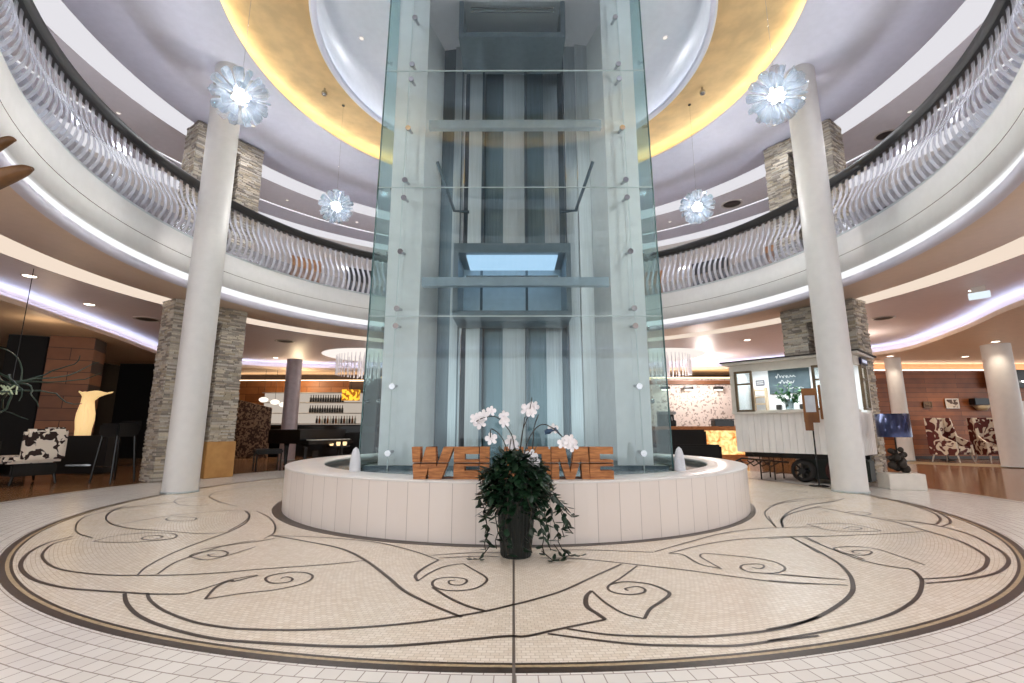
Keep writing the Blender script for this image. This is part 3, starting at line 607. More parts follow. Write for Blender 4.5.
# ------------------------------------------------------------------ planter with ficus, ivy and white orchids
pl = thing('potted_orchid', 'tall dark planter of white orchids and trailing dark leaves before the fountain', 'plant', (.02,-3.62,0))
pm = MB(); seg = 28; prof = [(.115,0),(.12,.01),(.165,.55),(.175,.56),(.175,.58),(.155,.58),(.15,.5),(.01,.5)]
pm.lathe(prof, seg); pm.lathe([(.001,0),(.115,0)], seg)
for k in range(seg):
    a = 2*pi*k/seg; pm.tube([(.118*cos(a),.118*sin(a),.01),(.163*cos(a),.163*sin(a),.54)], .006, 5)
pm.obj('planter', potm, pl)
def leaf(m, p, d, L_, W_, droop=.3):
    d = d.normalized(); sd = d.cross(Vector((0,0,1)));
    if sd.length < .1: sd = Vector((1,0,0))
    sd.normalize(); sd = (sd+Vector((random.uniform(-.5,.5), random.uniform(-.5,.5), random.uniform(-.5,.5)))*.6).normalized(); n = d.cross(sd)
    P = []
    for t_, w_ in ((0,.05),(.2,.7),(.45,1),(.75,.7),(1,.02)):
        c = p+d*L_*t_+Vector((0,0,-droop*L_*t_*t_)); P += [c-sd*W_*w_/2+n*.12*W_*w_, c, c+sd*W_*w_/2+n*.12*W_*w_]
    m.add(P, [(3*i+q, 3*i+q+1, 3*i+q+4, 3*i+q+3) for i in range(4) for q in (0,1)], True)
fo = MB()
for i in range(1050):
    a = random.uniform(0, 2*pi); u = random.uniform(-1,1); r = sqrt(1-u*u)*random.uniform(.55,1)
    px, py, pz = .28*r*cos(a), .23*r*sin(a), .565+.29*u*random.uniform(.6,1)
    if pz > .8: px *= .6
    d = Vector((cos(a)+random.uniform(-.8,.8), sin(a)+random.uniform(-.8,.5), random.uniform(-1,.7)))
    leaf(fo, Vector((px, py, pz)), d, random.uniform(.06,.11), random.uniform(.036,.06), random.uniform(-.2,.5))
fo.obj('foliage', leafm, pl, label='dense dark green leaves')
bl = MB()
for i in range(12):
    a = 2*pi*i/12+.3; leaf(bl, Vector((.05*cos(a), .05*sin(a), .66)), Vector((cos(a), .8*sin(a), .75)), random.uniform(.22,.3), .07, .5)
bl.obj('orchid_leaves', leafm, pl)
tr_ = MB(); tw = MB()
for (ax, ay, ln, sp) in ((.27,-.02,.52,.10),(.33,-.05,.40,.12),(.22,-.12,.5,.05),(.30,.03,.3,.16),(-.26,-.04,.45,.03),(-.30,-.03,.30,.06),(-.22,-.12,.5,-.02),(.12,-.2,.5,.0),(-.08,-.2,.52,.02),(.36,-.08,.42,.02),(.18,-.18,.52,.04),(-.15,-.17,.48,.0)):
    pts = []
    for k in range(10):
        t_ = k/9; z = .62-ln*1.1*t_; pts.append(Vector((ax*(.5+.5*min(1, t_*2))+sp*t_*t_+.012*sin(k*2.1), ay, max(z, .012))))
    tw.tube(pts, .004, 5)
    for k in range(1, 10):
        for q in range(2): leaf(tr_, pts[k]+Vector((0,0,.01)), Vector((random.uniform(-1,1), random.uniform(-1,.3), random.uniform(-.2,.5) if k > 7 else random.uniform(-1,.2))), random.uniform(.055,.09), random.uniform(.034,.052), .1)
for pts in ([(.30,-.05,.1),(.36,-.1,.02),(.42,-.08,.02),(.50,-.1,.025)], [(.2,-.1,.06),(.28,-.2,.015),(.33,-.22,.02)], [(-.2,-.08,.1),(-.28,-.16,.015),(-.33,-.18,.02)]):
    tw.tube(pts, .004, 5)
    for p in pts[1:]:
        for q in range(4): leaf(tr_, Vector(p), Vector((random.uniform(-1,1), random.uniform(-1,.5), .2)), .06, .035, .05)
tr_.obj('trailing_leaves', leafm, pl); tw.obj('vine_stems', stemm, pl)
FL = [(474,420),(482,417),(478,424),(489,413),(501,417),(502,423),(489,439),(508,440),(511,446),(524,411),(531,408),(528,414),(549,429),(558,443),(564,440),(567,445),(528,455),(531,461)]
fpos = [((x_-513)*.0086, random.uniform(-.12,.02), 1+(429.5-y_)*.0087) for x_, y_ in FL]
fm = MB()
for k in range(5):
    a = 2*pi*k/5+pi/2; R_ = .052; vs = []; wdt = .7 if k in (1,4) else .5
    for t_, w_ in ((.1,.2),(.45,.9),(.8,.95),(1,.3)):
        for e in (-1,0,1):
            cx, cz = R_*t_*cos(a)-e*w_*wdt*R_*.62*sin(a), R_*t_*sin(a)+e*w_*wdt*R_*.62*cos(a); vs.append((cx, -.006*abs(e)-.012*t_*t_, cz))
    fm.add(vs, [(3*i+q, 3*i+q+1, 3*i+q+4, 3*i+q+3) for i in range(3) for q in (0,1)], True)
fm.sphere((0,-.014,0), .009, 8, 5)
fme = fm.mesh('orchid_flower', petal)
for p in fpos:
    o = bpy.data.objects.new('orchid_flower', fme); COL.objects.link(o); o.parent = pl; o.location = p; o.rotation_euler = (random.uniform(-.3,.3), random.uniform(-.6,.6), random.uniform(-.5,.5)); s_ = random.uniform(.85,1.15); o.scale = (s_, s_, s_)
for pts in ([(0,.0,.62),(-.02,-.02,.9),(-.08,-.04,1.02),(-.17,-.05,1.10),(-.27,-.06,1.09),(-.33,-.06,1.06)], [(.02,0,.62),(.05,-.02,.95),(.10,-.03,1.10),(.12,-.03,1.17),(.135,-.04,1.26)],
            [(-.03,0,.62),(-.10,-.03,.9),(-.2,-.05,1.0),(-.21,-.05,.93)], [(.03,0,.62),(.10,-.02,.9),(.2,-.03,1.03),(.3,-.05,1.01),(.42,-.06,.9),(.46,-.06,.86)],
            [(.01,0,.62),(.04,-.02,.85),(.075,-.03,1.1)], [(.04,0,.62),(.13,-.02,.8),(.15,-.03,1.0),(.19,-.03,1.12)], [(-.01,0,.62),(-.05,-.03,.8),(-.04,-.04,.92)]):
    c = catmull([(a, b) for a, b, _ in pts]); z = catmull([(a, z_) for a, _, z_ in pts])
    MB().tube([(c[i].x, c[i].y, z[i].y) for i in range(len(c))], .0045, 6).obj('flower_stem', stemm, pl)
bird = MB().sphere((.27,-.02,.98), .03, 10, 8, .8); bird.tube([(.24,-.02,.97),(.33,-.02,1.0),(.38,-.02,.94)], [.02,.016,.004], 6)
bird.obj('blue_ornament', mat('blue_ornament', (44,74,104), .4), pl, label='small blue ornament among the stems')
# ------------------------------------------------------------------ old tram bar
A = Vector((4.64,2.42,0)); ta = atan2(-.736, .677)
# local x runs along the serving side from the far end to the near end, local y goes inward (away from the fountain)
tr = thing('tram_bar', 'old white planked tramcar used as a bar, right of the fountain behind the column', 'tram', A, ta)
LN, DP, ZB, ZS, ZR = 2.14, .98, .54, 1.30, 2.30
def plank_row(m, x0, x1, y, z0, z1, t=.03, w=.125, axis='x'):
    u = x0
    while u < x1-.01:
        l = min(w, x1-u)
        if axis == 'x': m.bbox((u+l/2, y, (z0+z1)/2), (l-.006, t, z1-z0), .004)
        else: m.bbox((y, u+l/2, (z0+z1)/2), (t, l-.006, z1-z0), .004)
        u += l
m = MB(); plank_row(m, 0, LN, 0, ZB, ZS); plank_row(m, 0, DP, LN, ZB, ZS, axis='y'); plank_row(m, 0, DP, 0, ZB, ZS, axis='y'); plank_row(m, 0, LN, DP, ZB, ZS)
m.obj('planked_side', boards_w, tr)
tw_ = mat('tram_trim_white', (222,216,206), .5, var=.04); brn = mat('tram_frame_brown', (124,104,78), .5, var=.2)
interior = mat('tram_interior_white', (244,246,248), .5, var=.01)
MB().bbox((LN/2, .02, ZS+.02), (LN+.06, .22, .045), .01).obj('serving_ledge', tw_, tr)
m = MB()
for x_, w_ in ((.03,.14),(LN-.07,.16)): m.bbox((x_, 0, (ZS+ZR)/2), (w_, .06, ZR-ZS), .008)
for y_ in (DP-.06,): m.bbox((LN, y_, (ZS+ZR)/2), (.06, .14, ZR-ZS), .008)
m.bbox((LN/2, 0, ZR-.06), (LN, .07, .16), .008); m.bbox((LN, DP/2, ZR-.06), (.07, DP, .16), .008); m.obj('corner_posts', tw_, tr)
m = MB(); m.prism([(-.12,-.18),(LN+.14,-.18),(LN+.14,DP+.15),(-.12,DP+.15)], ZR+.02, ZR+.06); m.obj('roof', tw_, tr)
m = MB(); m.prism([(-.15,-.21),(LN+.17,-.21),(LN+.17,DP+.18),(-.15,DP+.18)], ZR+.06, ZR+.085); m.obj('roof_edge', mat('roof_felt_dark', (54,50,48), .7), tr, label='thin dark roof edge')
m = MB(); m.box((LN/2, DP-.03, (ZS+ZR)/2), (LN-.04, .03, ZR-ZS)); m.box((.03, DP/2, (ZS+ZR)/2), (.03, DP-.05, ZR-ZS)); m.box((LN/2, DP/2, ZR), (LN-.05, DP-.05, .02)); m.box((LN/2, DP/2, ZB+.02), (LN-.05, DP-.05, .03)); m.obj('inner_walls', interior, tr)
def window(x0, x1, z0, z1, axis='x'):
    f = MB(); b = .045
    def bx(xc, zc, w_, h_):
        if axis == 'x': f.bbox((xc, -.03, zc), (w_, .05, h_), .006)
        else: f.bbox((LN+.03, xc, zc), (.05, w_, h_), .006)
    bx((x0+x1)/2, z0+b/2, x1-x0, b); bx((x0+x1)/2, z1-b/2, x1-x0, b); bx(x0+b/2, (z0+z1)/2, b, z1-z0-2*b); bx(x1-b/2, (z0+z1)/2, b, z1-z0-2*b); bx((x0+x1)/2, z1-.27, x1-x0-2*b, .035)
    o = f.obj('window_frame', brn, tr, label='brown wooden window frame')
    g = MB(); (g.box(((x0+x1)/2, -.03, (z0+z1)/2), (x1-x0-2*b, .008, z1-z0-2*b)) if axis == 'x' else g.box((LN+.03, (x0+x1)/2, (z0+z1)/2), (.008, x1-x0-2*b, z1-z0-2*b)))
    g.obj('window_pane', glassy('tram_pane', (236,240,240), .08, .01) if 'tram_pane' not in bpy.data.materials else bpy.data.materials['tram_pane'], o)
window(.06,.42,ZS+.04,ZR-.12); window(1.50,1.88,ZS+.04,ZR-.12); window(.40,.82,ZS+.04,ZR-.12,'y')
MB().bbox((LN+.06, .6, ZR-.06), (.04, .5, .12), .005).obj('name_board', mat('dark_blue_board', (26,28,60), .4), tr, label='dark blue board above the end window')
m = MB()
for k in range(6): m.box((LN+.083, .44+.06*k, ZR-.06), (.004, .035, .06 if k % 2 else .05))
m.obj('board_lettering', mat('pale_lettering', (220,224,250), .5, emit=.4), tr)
# undercarriage
ir = mat('rusty_black_iron', (26,22,21), .6); rw = mat('dark_red_iron', (64,24,22), .55)
m = MB()
for y_ in (.25, DP-.25): m.box((LN/2, y_, ZB-.06), (LN-.1, .07, .09))
for x_ in (.2,.7,1.3,2.0): m.box((x_, DP/2, ZB-.07), (.06, DP-.3, .06))
m.obj('chassis', ir, tr)
for x_ in (.32,.58):
    MB().tube([(x_,.25,ZB-.09),(x_,.25,0)], .014, 8).tube([(x_,DP-.25,ZB-.09),(x_,DP-.25,0)], .014, 8).tube([(x_,.25,.12),(x_,DP-.25,.12)], .01, 6).obj('stand_leg', ir, tr)
m = MB(); 
for k in range(4): m.tube([(-.05+.16*k,.15,.38-.02*(k % 2)),(.08+.16*k,.12,.26),(.24+.16*k,.16,.36)], .014, 6)
m.tube([(-.12,.14,.34),(.0,.14,.40),(.9,.14,.36)], .018, 8); m.obj('spring_rigging', ir, tr)
def wheel(x_, r, mt, lab):
    for y_ in (.14, DP-.14):
        k = MB(); k.lathe([(r-.05,-.04),(r,-.04),(r,.03),(r+.025,.035),(r+.025,.05),(r-.05,.05),(r-.05,-.04)], 28); k.cyl((0,0,-.06), .06, .13, 14)
        for q in range(8):
            a = 2*pi*q/8; k.tube([(.05*cos(a),.05*sin(a),0),((r-.04)*cos(a),(r-.04)*sin(a),0)], .018, 6)
        k.v = [(X+x_, Z+y_, Y+r+.028) for X, Y, Z in k.v]
        k.obj('wheel', mt, tr, label=lab)
wheel(1.12,.19,ir,'black spoked iron wheel'); wheel(1.72,.21,rw,'dark red spoked iron wheel')
MB().bbox((1.6,.48,.26), (1.1,.4,.38), .02).obj('equipment_box', mat('dark_green_iron', (34,40,34), .6), tr)
MB().prism([(0,0),(LN,0),(LN,-.1),(0,-.1)], ZR-.02, ZR-.0).obj('light_strip', emitter('tram_strip', (235,244,255), 3), tr) if False else None
l = bpy.data.lights.new('tram_lamp', 'AREA'); l.energy = TRAM_W; l.color = (.92,.97,1); l.shape = 'RECTANGLE'; l.size = 1.8; l.size_y = .3
lo = bpy.data.objects.new('tram_lamp', l); COL.objects.link(lo); lo.parent = tr; lo.location = (LN/2,.4,ZR-.08)
def TL(x_, y_, z_=0): return tr.matrix_basis @ Vector((x_, y_, z_)) if False else Matrix.Translation(A) @ Matrix.Rotation(ta, 4, 'Z') @ Vector((x_, y_, z_))
# chalkboard on the inner wall
cb = thing('chalkboard', 'dark chalkboard with white handwriting on the white inner wall of the tram', 'chalkboard', TL(.80, DP-.065, 1.70), ta)
MB().bbox((0,0,.30), (.80,.02,.52), .006).obj('board', mat('slate_chalk', (66,82,90), .7, c2=(84,100,106), scale=4), cb)
def text(body, size, loc, parent, m, name='lettering', rot=(pi/2,0,0), ext=.002, ax='CENTER'):
    cu = bpy.data.curves.new(name, 'FONT'); cu.body = body; cu.size = size; cu.extrude = ext; cu.align_x = ax; cu.align_y = 'CENTER'
    o = bpy.data.objects.new(name, cu); dg = None
    COL.objects.link(o); dg = bpy.context.evaluated_depsgraph_get(); me = bpy.data.meshes.new_from_object(o.evaluated_get(dg))
    COL.objects.unlink(o); bpy.data.objects.remove(o)
    n = bpy.data.objects.new(name, me); COL.objects.link(n); me.materials.clear(); me.materials.append(m); n.parent = parent; n.location = loc; n.rotation_euler = rot; return n
chalk = mat('chalk_white', (236,238,236), .8)

def scribble(x0, x1, z, h, seed):
    rr = random.Random(seed); pts = []; n = int((x1-x0)/.022)
    for i in range(n):
        u = x0+(x1-x0)*i/n; pts.append((u+.012*sin(i*2.1), z+h*(.5*sin(i*2.4)+(.9 if rr.random() < .16 else 0)+rr.uniform(-.15,.15))))
    c = catmull(pts, 4); return [(p.x, -.013, p.y) for p in c]
hm = MB()
hm.tube(scribble(-.26,.16,.40,.05,3), .0045, 5); hm.tube(scribble(-.20,.12,.27,.045,5), .0045, 5); hm.tube(scribble(-.05,.30,.14,.03,9), .004, 5)
hm.obj('chalk_handwriting', chalk, cb, label='white chalk handwriting')
# things on the serving shelf inside
sf = MB().bbox((1.1,.25,ZS+.06), (1.5,.22,.03), .006).obj('inner_shelf', tw_, tr)
vz = thing('flower_vase', 'clear glass vase with green branches on the tram counter', 'vase', TL(.98,.24,ZS+.076), ta)
MB().lathe([(.001,.002),(.07,.002),(.075,.02),(.085,.2),(.08,.205),(.07,.03),(.001,.02)], 20).obj('vase', glassy('vase_glass', (206,216,216), .2, .02), vz)
lm = MB(); stm = MB()
for k in range(16):
    a = random.uniform(0, 2*pi); d = Vector((.22*cos(a), .1*sin(a), random.uniform(.25,.5))); stm.tube([(0,0,.05), d*.5, d], .004, 5)
    for q in range(9): leaf(lm, d*random.uniform(.4,1.05), Vector((random.uniform(-1,1), random.uniform(-1,1), random.uniform(-.3,1))), .09, .045, .1)
lm.obj('leaves', leaf2, vz); stm.obj('branches', leaf2, vz)
cupm = mat('dark_grey_cup', (92,90,86), .4)
for x_, lb in ((.80,'small grey square tin left of the flower vase on the tram counter'),(1.22,'small grey square tin right of the flower vase on the tram counter')):
    o = MB().bbox((0,0,.05), (.09,.09,.10), .01).obj('tin', cupm, None, TL(x_,.2,ZS+.077), ta); tag(o, lb, 'tin')
pn = thing('notice_plate', 'small dark plate on the tram inner wall beside the left window', 'plate', TL(.22,DP-.06,2.0), ta)
MB().bbox((0,0,0), (.18,.02,.12), .005).obj('plate', mat('grey_plate', (120,120,130), .5), pn); m = MB(); m.box((0,-.012,.02), (.14,.004,.015)); m.box((0,-.012,-.02), (.14,.004,.015)); m.obj('plate_marks', chalk, pn)
rk = thing('shelf_rack', 'pale wooden rack with small goods inside the tram window', 'shelf', TL(.25,DP-.22,ZS-.02), ta)
m = MB()
for z_ in (.1,.25,.40,.55): m.bbox((0,0,z_), (.26,.14,.02), .003)
for x_ in (-.13,.13): m.bbox((x_,0,.3), (.02,.14,.6), .003)
m.obj('rack', mat('pale_rack_wood', (214,190,156), .5), rk)
# menu stand before the tram
ms = thing('menu_stand', 'brown wooden menu holder on a slim black pole in front of the tram', 'menu stand', (5.42,1.10,0), rad(-31))
MB().lathe([(.001,.001),(.16,.001),(.16,.012),(.02,.02),(.013,.04),(.013,1.1),(.001,1.1)], 24).obj('pole', black, ms)
hw = mat('brown_holder_wood', (150,96,44), .5, c2=(120,72,30), scale=6, stretch=(1,1,.2), bump=.1)
m = MB(); m.bbox((0,-.03,1.42), (.24,.03,.62), .008); m.bbox((-.05,-.03,1.05), (.13,.03,.16), .006); m.bbox((.17,.0,1.48), (.06,.04,.62), .008); m.bbox((0,-.045,1.18), (.22,.05,.03), .005); m.obj('holder', hw, ms)
m = MB(); m.box((0,-.049,1.45), (.16,.006,.3)); m.obj('menu_sheet', mat('menu_paper', (214,216,224), .5), ms)

# ------------------------------------------------------------------ blue shaded lamp on a white plinth
pb = MB().bbox((0,0,.13), (.54,.40,.26), .008).obj('plinth', tw_, None, (6.60,.74,0), rad(-12)); tag(pb, 'low white block under the dark curly table lamp', 'plinth')
tl = thing('table_lamp', 'table lamp with dark navy drum shade and dark gnarled base on the white block', 'lamp', (6.64,.80,.26))
m = MB()
for k in range(16):
    a = k*1.15; r = .09+.05*sin(k*2.3); m.sphere((r*cos(a)*1.2, r*sin(a), .06+.022*k), .075-.002*k, 10, 7)
m.tube([(0,0,.3),(0,0,.62)], .012, 8); m.obj('lamp_base', mat('dark_driftwood', (42,34,26), .7, bump=.5, bscale=20), tl)
MB().lathe([(.245,.60),(.245,1.0),(.237,1.0),(.237,.60),(.245,.60)], 40).obj('lamp_shade', mat('navy_satin_shade', (54,60,92), .22, .55, var=.05), tl, label='navy satin drum shade')

# ------------------------------------------------------------------ wooden wall with pictures at the right
wallwood = brick('horizontal_wood_boards', (158,94,50), (126,70,34), (70,38,20), 2.2, .16, .006, rough=.4, axes='xz', bump=.5, nvar=.5)
struct('wall_back_right', MB().box((14.6,9.0,1.5), (8.6,.16,3.0)), wallwood)
struct('trim_18', MB().box((14.6,9.28,3.05), (8.6,.3,.02)), emitter('warm_wall_cove', (255,226,204), LED_WW))
struct('wall_back_right', MB().box((14.6,9.5,1.65), (8.6,.1,3.3)), mat('warm_plaster', (206,160,120), .6))
struct('baseboard_right', MB().box((14.6,8.9,.05), (8.6,.03,.1)), dkline)
def picture(x_, y_, z_, w_, h_, label, fm_, im):
    p = thing('framed_picture', label, 'picture', (x_, y_, z_))
    m = MB(); b = .035
    m.bbox((0,0,h_/2-b/2), (w_,.03,b), .004); m.bbox((0,0,-h_/2+b/2), (w_,.03,b), .004); m.bbox((w_/2-b/2,0,0), (b,.03,h_-2*b), .004); m.bbox((-w_/2+b/2,0,0), (b,.03,h_-2*b), .004); m.obj('frame', fm_, p)
    MB().box((0,.003,0), (w_-2*b,.012,h_-2*b)).obj('print', im, p)
whitef = mat('white_frame', (226,220,212), .5)
picture(15.1,8.88,1.86,.46,.34,'white framed picture on the wooden wall above the patterned armchairs', whitef, blotch('picture_print', (90,70,60), (210,196,180), 6))
picture(14.25,8.88,1.82,.30,.22,'small brownish picture on the wooden wall left of the white framed one', mat('brown_frame', (110,84,60), .5), blotch('picture_print_b', (120,96,70), (80,54,36), 8))
sh2 = thing('wall_shelf', 'dark box shelf with a pale bowl on the wooden wall beside the big column', 'shelf', (16.0,8.78,1.72))
MB().bbox((0,0,.2), (.62,.24,.22), .01).obj('box', black, sh2); MB().lathe([(.001,-.1),(.12,-.1),(.24,.06),(.22,.06),(.1,-.08),(.001,-.08)], 20).obj('bowl', mat('pale_bowl', (206,186,150), .5), sh2)
# black fascia board with lights and letters
sb = thing('restaurant_sign', 'black sign board with small lights and white letters, right picture edge', 'sign', (17.3,8.75,2.45))
MB().bbox((0,0,.25), (2.0,.1,.62), .01).obj('board', black, sb)
m = MB()
for k in range(8): m.sphere((-.75+.22*k,-.1,.15), .035, 8, 6)
m.obj('bulbs', emitter('sign_bulbs', (255,250,240), 6), sb)
text('ERI', .34, (-.42,-.06,-.25), sb, mat('sign_letter_white', (236,232,226), .5, emit=.5), 'letters', ext=.02)
bd = MB().bbox((0,0,0), (.6,.03,.5), .01).obj('notice_board', whitef, None, (17.6,8.905,1.7)); tag(bd, 'white notice board at the right picture edge under the sign letters', 'notice board')

# patterned wingback armchairs
pat = blotch('dark_red_leaf_fabric', (92,32,26), (226,214,196), 3.6, .50, .7)
pat.node_tree.nodes['Noise Texture'].inputs['Distortion'].default_value = 1.4
def wing(x_, y_, rz, label):
    c = thing('wingback_armchair', label, 'armchair', (x_, y_, 0), rz, 'patterned wingback armchairs by the wooden wall')
    m = MB(); m.bbox((0,.33,.82), (.78,.13,1.05), .05); m.obj('backrest', pat, c)
    MB().bbox((0,-.02,.36), (.66,.66,.24), .06).obj('seat', pat, c)
    for s in (-1,1):
        w_ = MB(); w_.prism([(-.38,.22),(.34,.22),(.36,.62),(.16,.72),(.10,1.32),(-.0,1.34),(.40,1.36),(.40,.22)][:0] or [(-.36,.22),(.38,.22),(.40,1.34),(.12,1.34),(.0,.78),(-.34,.60)], s*.36-.04, s*.36+.04, axis='z')
        w_.v = [(Z, X, Y) for X, Y, Z in [(v[0], v[1], v[2]) for v in w_.v]]; w_.obj('side_wing', pat, c)
        for e in (-1,1): MB().tube([(s*.32,e*.30,.24),(s*.36,e*.36,0)], [.025,.014], 8).obj('leg', whitef, c)
    return c
wing(13.5,7.4,rad(20),'cream armchair with dark red leaf pattern, left one of the pair by the wooden wall')
wing(14.75,7.3,rad(-15),'cream wingback armchair with dark red leaf pattern, nearest the big right column')
rt = thing('side_table', 'low dark round table between the two patterned armchairs', 'table', (14.1,8.25,0))
MB().lathe([(.001,.001),(.2,.001),(.2,.02),(.03,.03),(.03,.5),(.3,.5),(.3,.53),(.001,.53)], 24).obj('table_body', black, rt)
exs = thing('exit_sign', 'glowing white emergency sign hanging under the lower ceiling at right', 'sign', (8.62,.86,3.43), rad(-52))
MB().bbox((0,0,0), (.30,.03,.13), .006).obj('sign_panel', emitter('exit_panel', (226,240,250), .8), exs); MB().box((0,0,.115), (.2,.04,.105)).obj('bracket', whitef, exs)

# ------------------------------------------------------------------ café counter behind the fountain, right
mural = blotch('pale_mural', (168,156,146), (232,222,214), 11, .40, .7); pass
struct('wall_back_right_mural', MB().box((7.2,11.0,1.45), (4.4,.15,2.9)), mural)
struct('trim_19', MB().box((6.2,10.85,2.78), (6.2,.1,.16)), mat('walnut_trim', (120,76,44), .5))
struct('trim_20', MB().box((6.2,11.25,3.0), (6.6,.3,.02)), emitter('warm_mural_cove', (255,214,160), LED_WW))
struct('wall_back', MB().box((2.2,13.0,1.65), (37,.15,3.3)), mat('dark_back_wall', (70,52,42), .6))
for i, x_ in enumerate((5.85,6.75,7.9)):
    w_ = thing('wall_spotlight', 'small black spotlight on the pale patterned wall, %s of three' % ('left','middle','right')[i], 'lamp', (x_,10.75,2.55))
    MB().bbox((0,.0,0), (.34,.2,.12), .02).obj('housing', black, w_); MB().bbox((0,-.02,-.07), (.26,.14,.02), .005).obj('lens', lampdisc, w_)
ct = thing('cafe_counter', 'long counter with wooden top and glowing orange onyx front', 'counter', (5.8,8.0,0))
MB().bbox((0,0,1.02), (3.2,.8,.12), .01).obj('counter_top', oldwood, ct, label='wooden counter top')
onyx, t, out = nt('glowing_onyx'); no = N(t, 'TexNoise', Scale=4.0, Detail=6.0, Distortion=1.2); tc = N(t, 'TexCoord'); t.links.new(tc.outputs['Object'], no.inputs['Vector'])
cr = N(t, 'ValToRGB'); cr.color_ramp.elements[0].position = .35; cr.color_ramp.elements[0].color = srgb((206,110,40)); cr.color_ramp.elements[1].position = .6; cr.color_ramp.elements[1].color = srgb((255,222,150))
e = N(t, 'Emission', Strength=1.15); t.links.new(no.outputs['Fac'], cr.inputs[0]); t.links.new(cr.outputs[0], e.inputs[0]); t.links.new(e.outputs[0], out.inputs[0])
MB().box((.3,-.36,.58), (2.5,.04,.74)).obj('onyx_front', onyx, ct, label='backlit orange onyx panel')
MB().bbox((0,.02,.1), (3.1,.7,.2), .01).obj('counter_base', oldwood, ct)
MB().bbox((0,.05,.58), (3.1,.66,.8), .01).obj('counter_body', mat('counter_brown', (110,70,40), .5), ct)
em = thing('coffee_machine', 'black and steel coffee machine on the wooden counter', 'coffee machine', (4.95,7.95,1.08))
m = MB(); m.bbox((0,0,.10), (.5,.4,.2), .02); m.bbox((0,.1,.28), (.5,.22,.2), .02); m.obj('body', black, em); MB().bbox((0,0,.42), (.52,.42,.1), .02).obj('hood', chrome, em); MB().tube([(-.1,-.22,.3),(-.1,-.24,.18)], .015, 8).tube([(.1,-.22,.3),(.1,-.24,.18)], .015, 8).obj('spouts', chrome, em)
bb = MB().bbox((0,0,.1), (.62,.34,.2), .01); bb.bbox((0,0,.22), (.64,.36,.03), .008); tag(bb.obj('storage_box', black, None, (6.75,7.95,1.08)), 'flat black box at the right end of the wooden counter', 'box')
def sofa(x_, y_, rz, w_, hb, label, name='lounge_sofa', cat='sofa', m_=blackf):
    s_ = thing(name, label, cat, (x_, y_, 0), rz)
    MB().bbox((0,0,.30), (w_,.75,.28), .05).obj('seat', m_, s_); MB().bbox((0,.33,(.16+hb)/2), (w_,.16,hb-.16), .05).obj('backrest', m_, s_)
    for e in (-1,1):
        MB().bbox((e*(w_/2-.06),0,.42), (.12,.74,.34), .04).obj('armrest', m_, s_)
        for g in (-1,1): MB().tube([(e*(w_/2-.1),g*.3,.18),(e*(w_/2-.08),g*.32,0)], .02, 8).obj('leg', black, s_)
    return s_
sofa(4.9,6.8,rad(180),1.4,.98,'tall black sofa seen from behind in front of the café counter')
sofa(4.5,5.3,rad(180),1.75,.60,'low black bench sofa just behind the right side of the fountain')

# ------------------------------------------------------------------ piano and bar, left background
struct('wall_back_left', MB().box((-9.5,12.6,1.5), (14,.15,3.0)), mat('dark_brown_wall', (64,46,36), .6))
struct('trim_21', MB().box((-8.6,12.3,3.0), (8,.3,.02)), emitter('warm_bar_cove', (255,220,180), LED_WW))
struct('wall_back_left', MB().box((-9.4,12.0,1.48), (5.2,.1,2.96)), brick('orange_wood_panels', (186,122,72), (150,90,48), (80,46,24), 1.0, .3, .008, rough=.45, axes='xz', bump=.3, nvar=.4))
bs = thing('bar_shelving', 'brightly lit white back bar shelving behind the piano', 'shelving', (-8.15,11.8,1.2))
MB().box((0,.05,.6), (4.0,.04,1.3)).obj('back_panel', emitter('lit_bar_panel', (244,228,212), .42), bs)
m = MB()
for z_ in (.0,.42,.84,1.24): m.bbox((0,-.08,z_), (4.0,.24,.03), .004)
m.obj('shelf_boards', mat('bar_shelf', (170,160,150), .3), bs)
btm = [mat('bottle_dark', (34,30,24), .15), mat('bottle_amber', (120,66,24), .15), mat('bottle_clear', (190,196,190), .15)]
bot = MB().lathe([(.001,0),(.045,0),(.045,.16),(.018,.22),(.016,.30),(.001,.30)], 10); bme = [bot.mesh('bottle', b) for b in btm]
k = 0
for z_, x0, x1, st in ((1.215,-7.9,-6.3,.11),(1.635,-8.2,-6.9,.10),(2.055,-8.2,-6.9,.10)):
    x_ = x0
    while x_ < x1:
        o = bpy.data.objects.new('bottle', bme[k % 3 if z_ < 1.5 else 0]); COL.objects.link(o); o.location = (x_, 11.7, z_)
        lv = {1.215:'lowest',1.635:'middle',2.055:'top'}[z_]
        tag(o, 'small bottle standing in the row on the %s lit shelf of the back bar' % lv, 'bottle', 'bottles on the %s back bar shelf' % lv); k += 1; x_ += st
bc = thing('bar_counter', 'long black bar counter in front of the lit shelving', 'counter', (-7.6,10.4,0))
MB().bbox((0,0,.55), (5.2,.6,1.1), .01).obj('counter_front', black, bc); MB().bbox((0,-.05,1.13), (5.3,.75,.05), .01).obj('counter_top', blackleather, bc)
scr = thing('mosaic_screen', 'tall brown mosaic partition screen left of the piano', 'screen', (-9.3,9.6,0))
m = MB(); m.prism([(-2.0,0),(.6,0),(.6,1.75),(-2.0,2.35)], -.04, .04, axis='y'); m.obj('panel', blotch('brown_shimmer', (66,44,34), (150,124,100), 14, .52, .35), scr)
for i, (x_, z_) in enumerate(((-9.75,2.12),(-9.3,2.03),(-8.95,1.93),(-8.6,1.86))):
    p = thing('pendant_lamp', 'white oval pendant lamp over the bar, number %s from the left of four' % ('one','two','three','four')[i], 'lamp', (x_,11.0,z_))
    MB().sphere((0,0,0), .17, 16, 10, .6).obj('shade', emitter('pendant_glow', (255,238,220), 1.1), p); MB().tube([(0,0,.1),(0,0,3.28-z_)], .006, 6).obj('cable', black, p)
